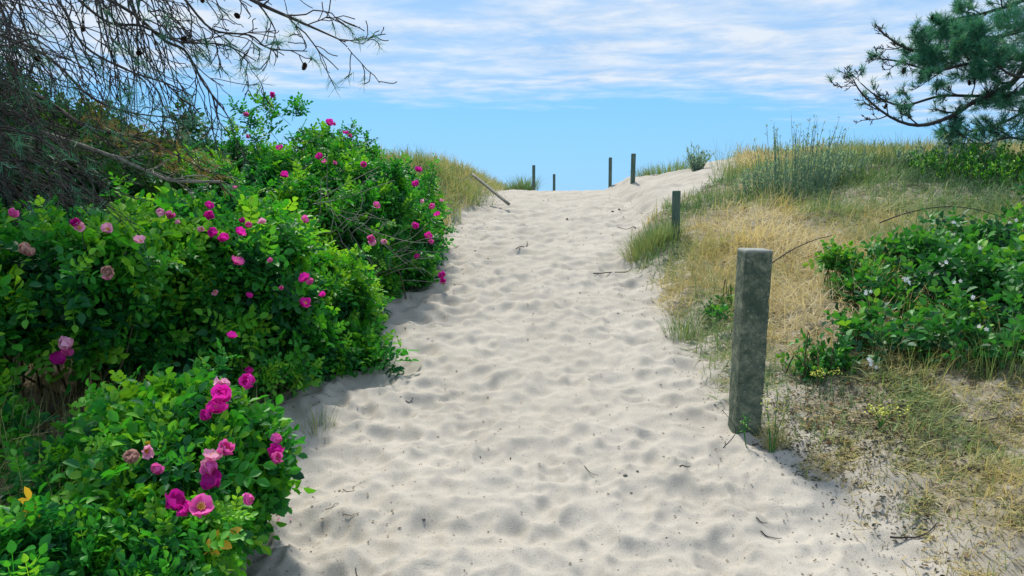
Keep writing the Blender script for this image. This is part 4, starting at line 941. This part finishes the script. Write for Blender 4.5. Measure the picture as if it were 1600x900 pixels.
rg = np.random.default_rng(19); TU2 = [needle_tuft(22, .085, .0052, 500 + i, 1.1) for i in range(4)]
def dens(p):
    # project to the photo to know how green that part of this crown is
    y_ = p[1]; z_ = p[2] - EYE; dep = y_ * math.cos(PITCH) - z_ * math.sin(PITCH); u = 800 + F * p[0] / dep; w = 450 - F * (z_ * math.cos(PITCH) + y_ * math.sin(PITCH)) / dep
    if u < 1400: return .10
    if w < 130: return .95 if u > 1430 else .5
    return .42
sel = [t for t in t2 if rg.random() < dens(t[0])]
# dense foliage pads of the upper crown
pads = blobs_of([(1570, 150, 10.8, .34, .4, .16, .7), (1585, 200, 10.8, .40, .4, .18, .7), (1500, 205, 10.8, .25, .3, .07, .5), (1440, 85, 10.7, .2, .3, .14, .7), (1520, 160, 10.7, .25, .3, .10, .4), (1500, 75, 10.8, .50, .5, .26), (1560, 50, 11, .5, .5, .28), (1460, 92, 10.7, .26, .4, .12), (1530, 110, 10.7, .42, .5, .13), (1620, 30, 11.2, .6, .6, .4), (1500, 42, 11.1, .35, .4, .12), (1600, 95, 10.6, .4, .4, .2)])
p, nr = blob_points(pads, 3600, rg, .18, .4, True)
v, f, a = place_needles(sel + [(p[i], nr[i] + np.array([0, 0, .8]), 0) for i in range(len(p))], TU2, rg, .5); mesh('needles', v, f, M_needle, pine2, {'tint': np.clip(a, 0, .85)})
for q in [(1436, 110), (1428, 196), (1438, 192), (1411, 118), (1447, 12), (1574, 152), (1505, 130), (1470, 185), (1412, 68), (1548, 205), (1385, 178), (1590, 180)]: add_cone(pine2, near_tip(t2, *q), 1.3)

# ------------------------------------------------------------------ bits on the sand
def stick(px, py, L_, az, r, lab, name='twig', mt=None, bend=.1, group=None):
    g = G(px, py); z = float(H([g[0]], [g[1]], True)[0]); dr = np.array([math.cos(az), math.sin(az), 0]); rr_ = random.Random(px * py)
    pts = []
    for s_ in np.linspace(-.5, .5, 7):
        q = g + dr * L_ * s_ + np.array([-dr[1], dr[0], 0]) * bend * L_ * (s_ * s_ * 4 - .5); q[2] = max(float(H([q[0]], [q[1]], True)[0]), z - .004) + r + .001 + abs(rr_.gauss(0, .002)); pts.append(q)
    g = np.array([g[0], g[1], z]); root = thing(name, g, lab, 'twig', group); tb = Tubes(); tb.add(smooth_path(pts, 12), np.linspace(r, r * .5, 12), 5); tb.build('shaft', mt or M_bark, root)
for px, py, L_, az, r, lab in [
 (922, 740, .13, -1.1, .0022, 'thin curved twig on the sand left of two dark pebbles'), (1071, 737, .08, .6, .004, 'short thick dark twig on the sand near the path right side'),
 (909, 651, .055, -.5, .004, 'stubby dark twig on the sand in the middle of the path'), (544, 770, .09, -.7, .0025, 'thin dark twig on the sand between footprints at lower left'),
 (520, 800, .08, .9, .002, 'bent dark twig standing out on the sand at lower left, below another twig'), (550, 813, .07, -.1, .002, 'small curved twig left of the round pebble'),
 (1205, 835, .09, -.4, .003, 'dark twig on the sand at the lower right of the path'), (1190, 818, .05, -.3, .003, 'tiny dark twig end above a longer one at lower right'),
 (818, 385, .5, 1.3, .006, 'long thin bent stalk on the sand in the upper part of the path'), (980, 360, .35, 2.2, .006, 'dry stalk lying at the right edge of the upper path'),
 (960, 428, .5, .5, .006, 'long dry stalk pointing from the grass onto the path'), (1480, 712, .5, .02, .004, 'straight brown stick lying in the grass at lower right'),
 (1430, 838, .22, .15, .005, 'pale curved stick on the sandy bank at lower right'), (430, 748, .10, .5, .003, 'dark twig on the sand right of the nearest rose bush'),
 (560, 893, .08, -1., .0025, 'dark twig at the bottom edge of the photo'), (1540, 660, .3, .3, .005, 'brown stick among dry leaves at the right edge'), (640, 625, .06, .8, .003, 'dark splinter on the sand by the low rose sprays')]:
    stick(px, py, L_, az, r, lab)
def pebble(px, py, s, lab, mt=None, name='pebble'):
    g = G(px, py); z = float(H([g[0]], [g[1]], True)[0]); n, m_ = 8, 12; v = []
    for i in range(n):
        for j in range(m_):
            a_ = math.pi * (i + .02) / (n - .96); b_ = 2 * math.pi * j / m_; w = 1 + .12 * math.sin(3 * b_ + px) * math.sin(a_); v.append((s * w * math.sin(a_) * math.cos(b_), s * .8 * w * math.sin(a_) * math.sin(b_), s * .6 * math.cos(a_)))
    f = [(i * m_ + j, i * m_ + (j + 1) % m_, (i + 1) * m_ + (j + 1) % m_, (i + 1) * m_ + j) for i in range(n - 1) for j in range(m_)]
    o = mesh(name, np.array(v), f, mt or M_peb, None, None, True); o.location = (g[0], g[1], z + s * .35); o.rotation_euler = (0, 0, px); tag(o, lab, 'pebble')
pebble(977, 748, .011, 'dark oval pebble on the sand at the lower middle of the path'); pebble(662, 808, .009, 'round dark pebble on the sand at lower left of the path')
pebble(996, 738, .007, 'smaller dark pebble just right of the oval one'); pebble(710, 427, .022, 'dark lump on the sand beside the farthest rose bush', M_cone); pebble(762, 407, .024, 'dark lump on the sand near the upper left of the path', M_cone)
pebble(957, 331, .024, 'left one of a pair of dark lumps near the path crest', M_cone); pebble(967, 329, .02, 'right one of a pair of dark lumps near the path crest', M_cone); pebble(886, 344, .018, 'tiny dark lump in the middle of the path below the crest', M_cone)
# crumbs of wood, bark and needles that nobody could count
n = 5200; yy = 2.4 * (14 / 2.4) ** (RNG.random(n) ** 1.25); side = RNG.random(n); e = np.abs(RNG.normal(0, .35, n))
xx = np.where(side < .33, XR(yy) + .25 - e, np.where(side < .66, XL(yy) - .15 + e, RNG.uniform(XL(yy), XR(yy))))
zz = H(xx, yy, True); lv, lf = leaflet(False, .1, .22)
ax = RNG.normal(0, 1, (n, 3)); ax[:, 2] *= .15; sc = (.004 + .011 * RNG.random(n) ** 3) * (1 + .12 * yy)
v, f, a = bake(lv, lf, frames(ax) * sc[:, None, None], np.stack([xx, yy, zz + .003], -1), None, RNG.random(n) * .5)
tag(mesh('sand_litter', v, f, M_dryl, None, {'tint': a}), 'dark crumbs of bark, needles and leaf scattered over the sand', 'litter', None, 'stuff')
# dead leaves and straw on the right bank foot
n = 9000; yy = 2.3 + 3.0 * RNG.random(n) ** 1.2; xx = XR(yy) + .1 + RNG.random(n) ** .8 * 2.2; k = (RNG.random(n) < .35 + 1.2 * fbm(xx * 2.2, yy * 2.2, 333)); xx, yy = xx[k], yy[k]; n = len(xx)
ax = RNG.normal(0, 1, (n, 3)); ax[:, 2] *= .35; sc = .008 + .034 * RNG.random(n) ** 3
v, f, a = bake(leaflet(True, .3, .28)[0], leaflet(True)[1], frames(ax, RNG.uniform(-.6, .6, n)) * sc[:, None, None], np.stack([xx, yy, H(xx, yy, True) + .008], -1), None, RNG.random(n) * .9)
tag(mesh('dead_leaf_litter', v, f, M_dryl, None, {'tint': a}), 'dead leaves and bark crumbs scattered at the foot of the right bank', 'litter', None, 'stuff')
n = 26000; yy = 2.3 + 2.6 * RNG.random(n); xx = XR(yy) + .0 + RNG.random(n) * 2.4; pr_ = fbm(xx * 2.4, yy * 2.4, 353, 4) + .25 * sst((xx - XR(yy)) / .8); k = pr_ > RNG.uniform(.12, .6, n); xx, yy = xx[k], yy[k]; n = len(xx)
ax = RNG.normal(0, 1, (n, 3)); ax[:, 2] *= .4; lv_, lf_ = leaflet(False, .25, .2); sc = .008 + .022 * RNG.random(n) ** 2
v, f, a = bake(lv_, lf_, frames(ax, RNG.uniform(-.9, .9, n)) * sc[:, None, None], np.stack([xx, yy, H(xx, yy, True) + .006], -1), None, RNG.random(n))
tag(mesh('dead_moss', v, f, M_fleck, None, {'tint': a}), 'dark grey dead moss and root crumbs in patches on the bank sand', 'moss', None, 'stuff')
# fallen petals below the nearest rose bush
lv, lf = leaflet(True, .25, .5); pd = data_only('fallen_petal', lv * .016, lf, np.full(len(lv), .8), M_pet[1])
for i in range(26):
    px, py = (random.gauss(425, 16), random.gauss(795, 14)) if i < 20 else (random.gauss(385, 22), random.gauss(868, 16))
    g = G(px, py); o = bpy.data.objects.new('fallen_petal', pd); C.objects.link(o); o.location = (g[0], g[1], float(H([g[0]], [g[1]], True)[0]) + .004); o.rotation_euler = (random.uniform(-.4, .4), random.uniform(-.4, .4), random.uniform(0, 6)); s_ = random.uniform(.5, .95); o.scale = (s_,) * 3
    tag(o, 'pink rose petal fallen on the sand below the nearest rose bush', 'petal', 'fallen rose petals on the sand')
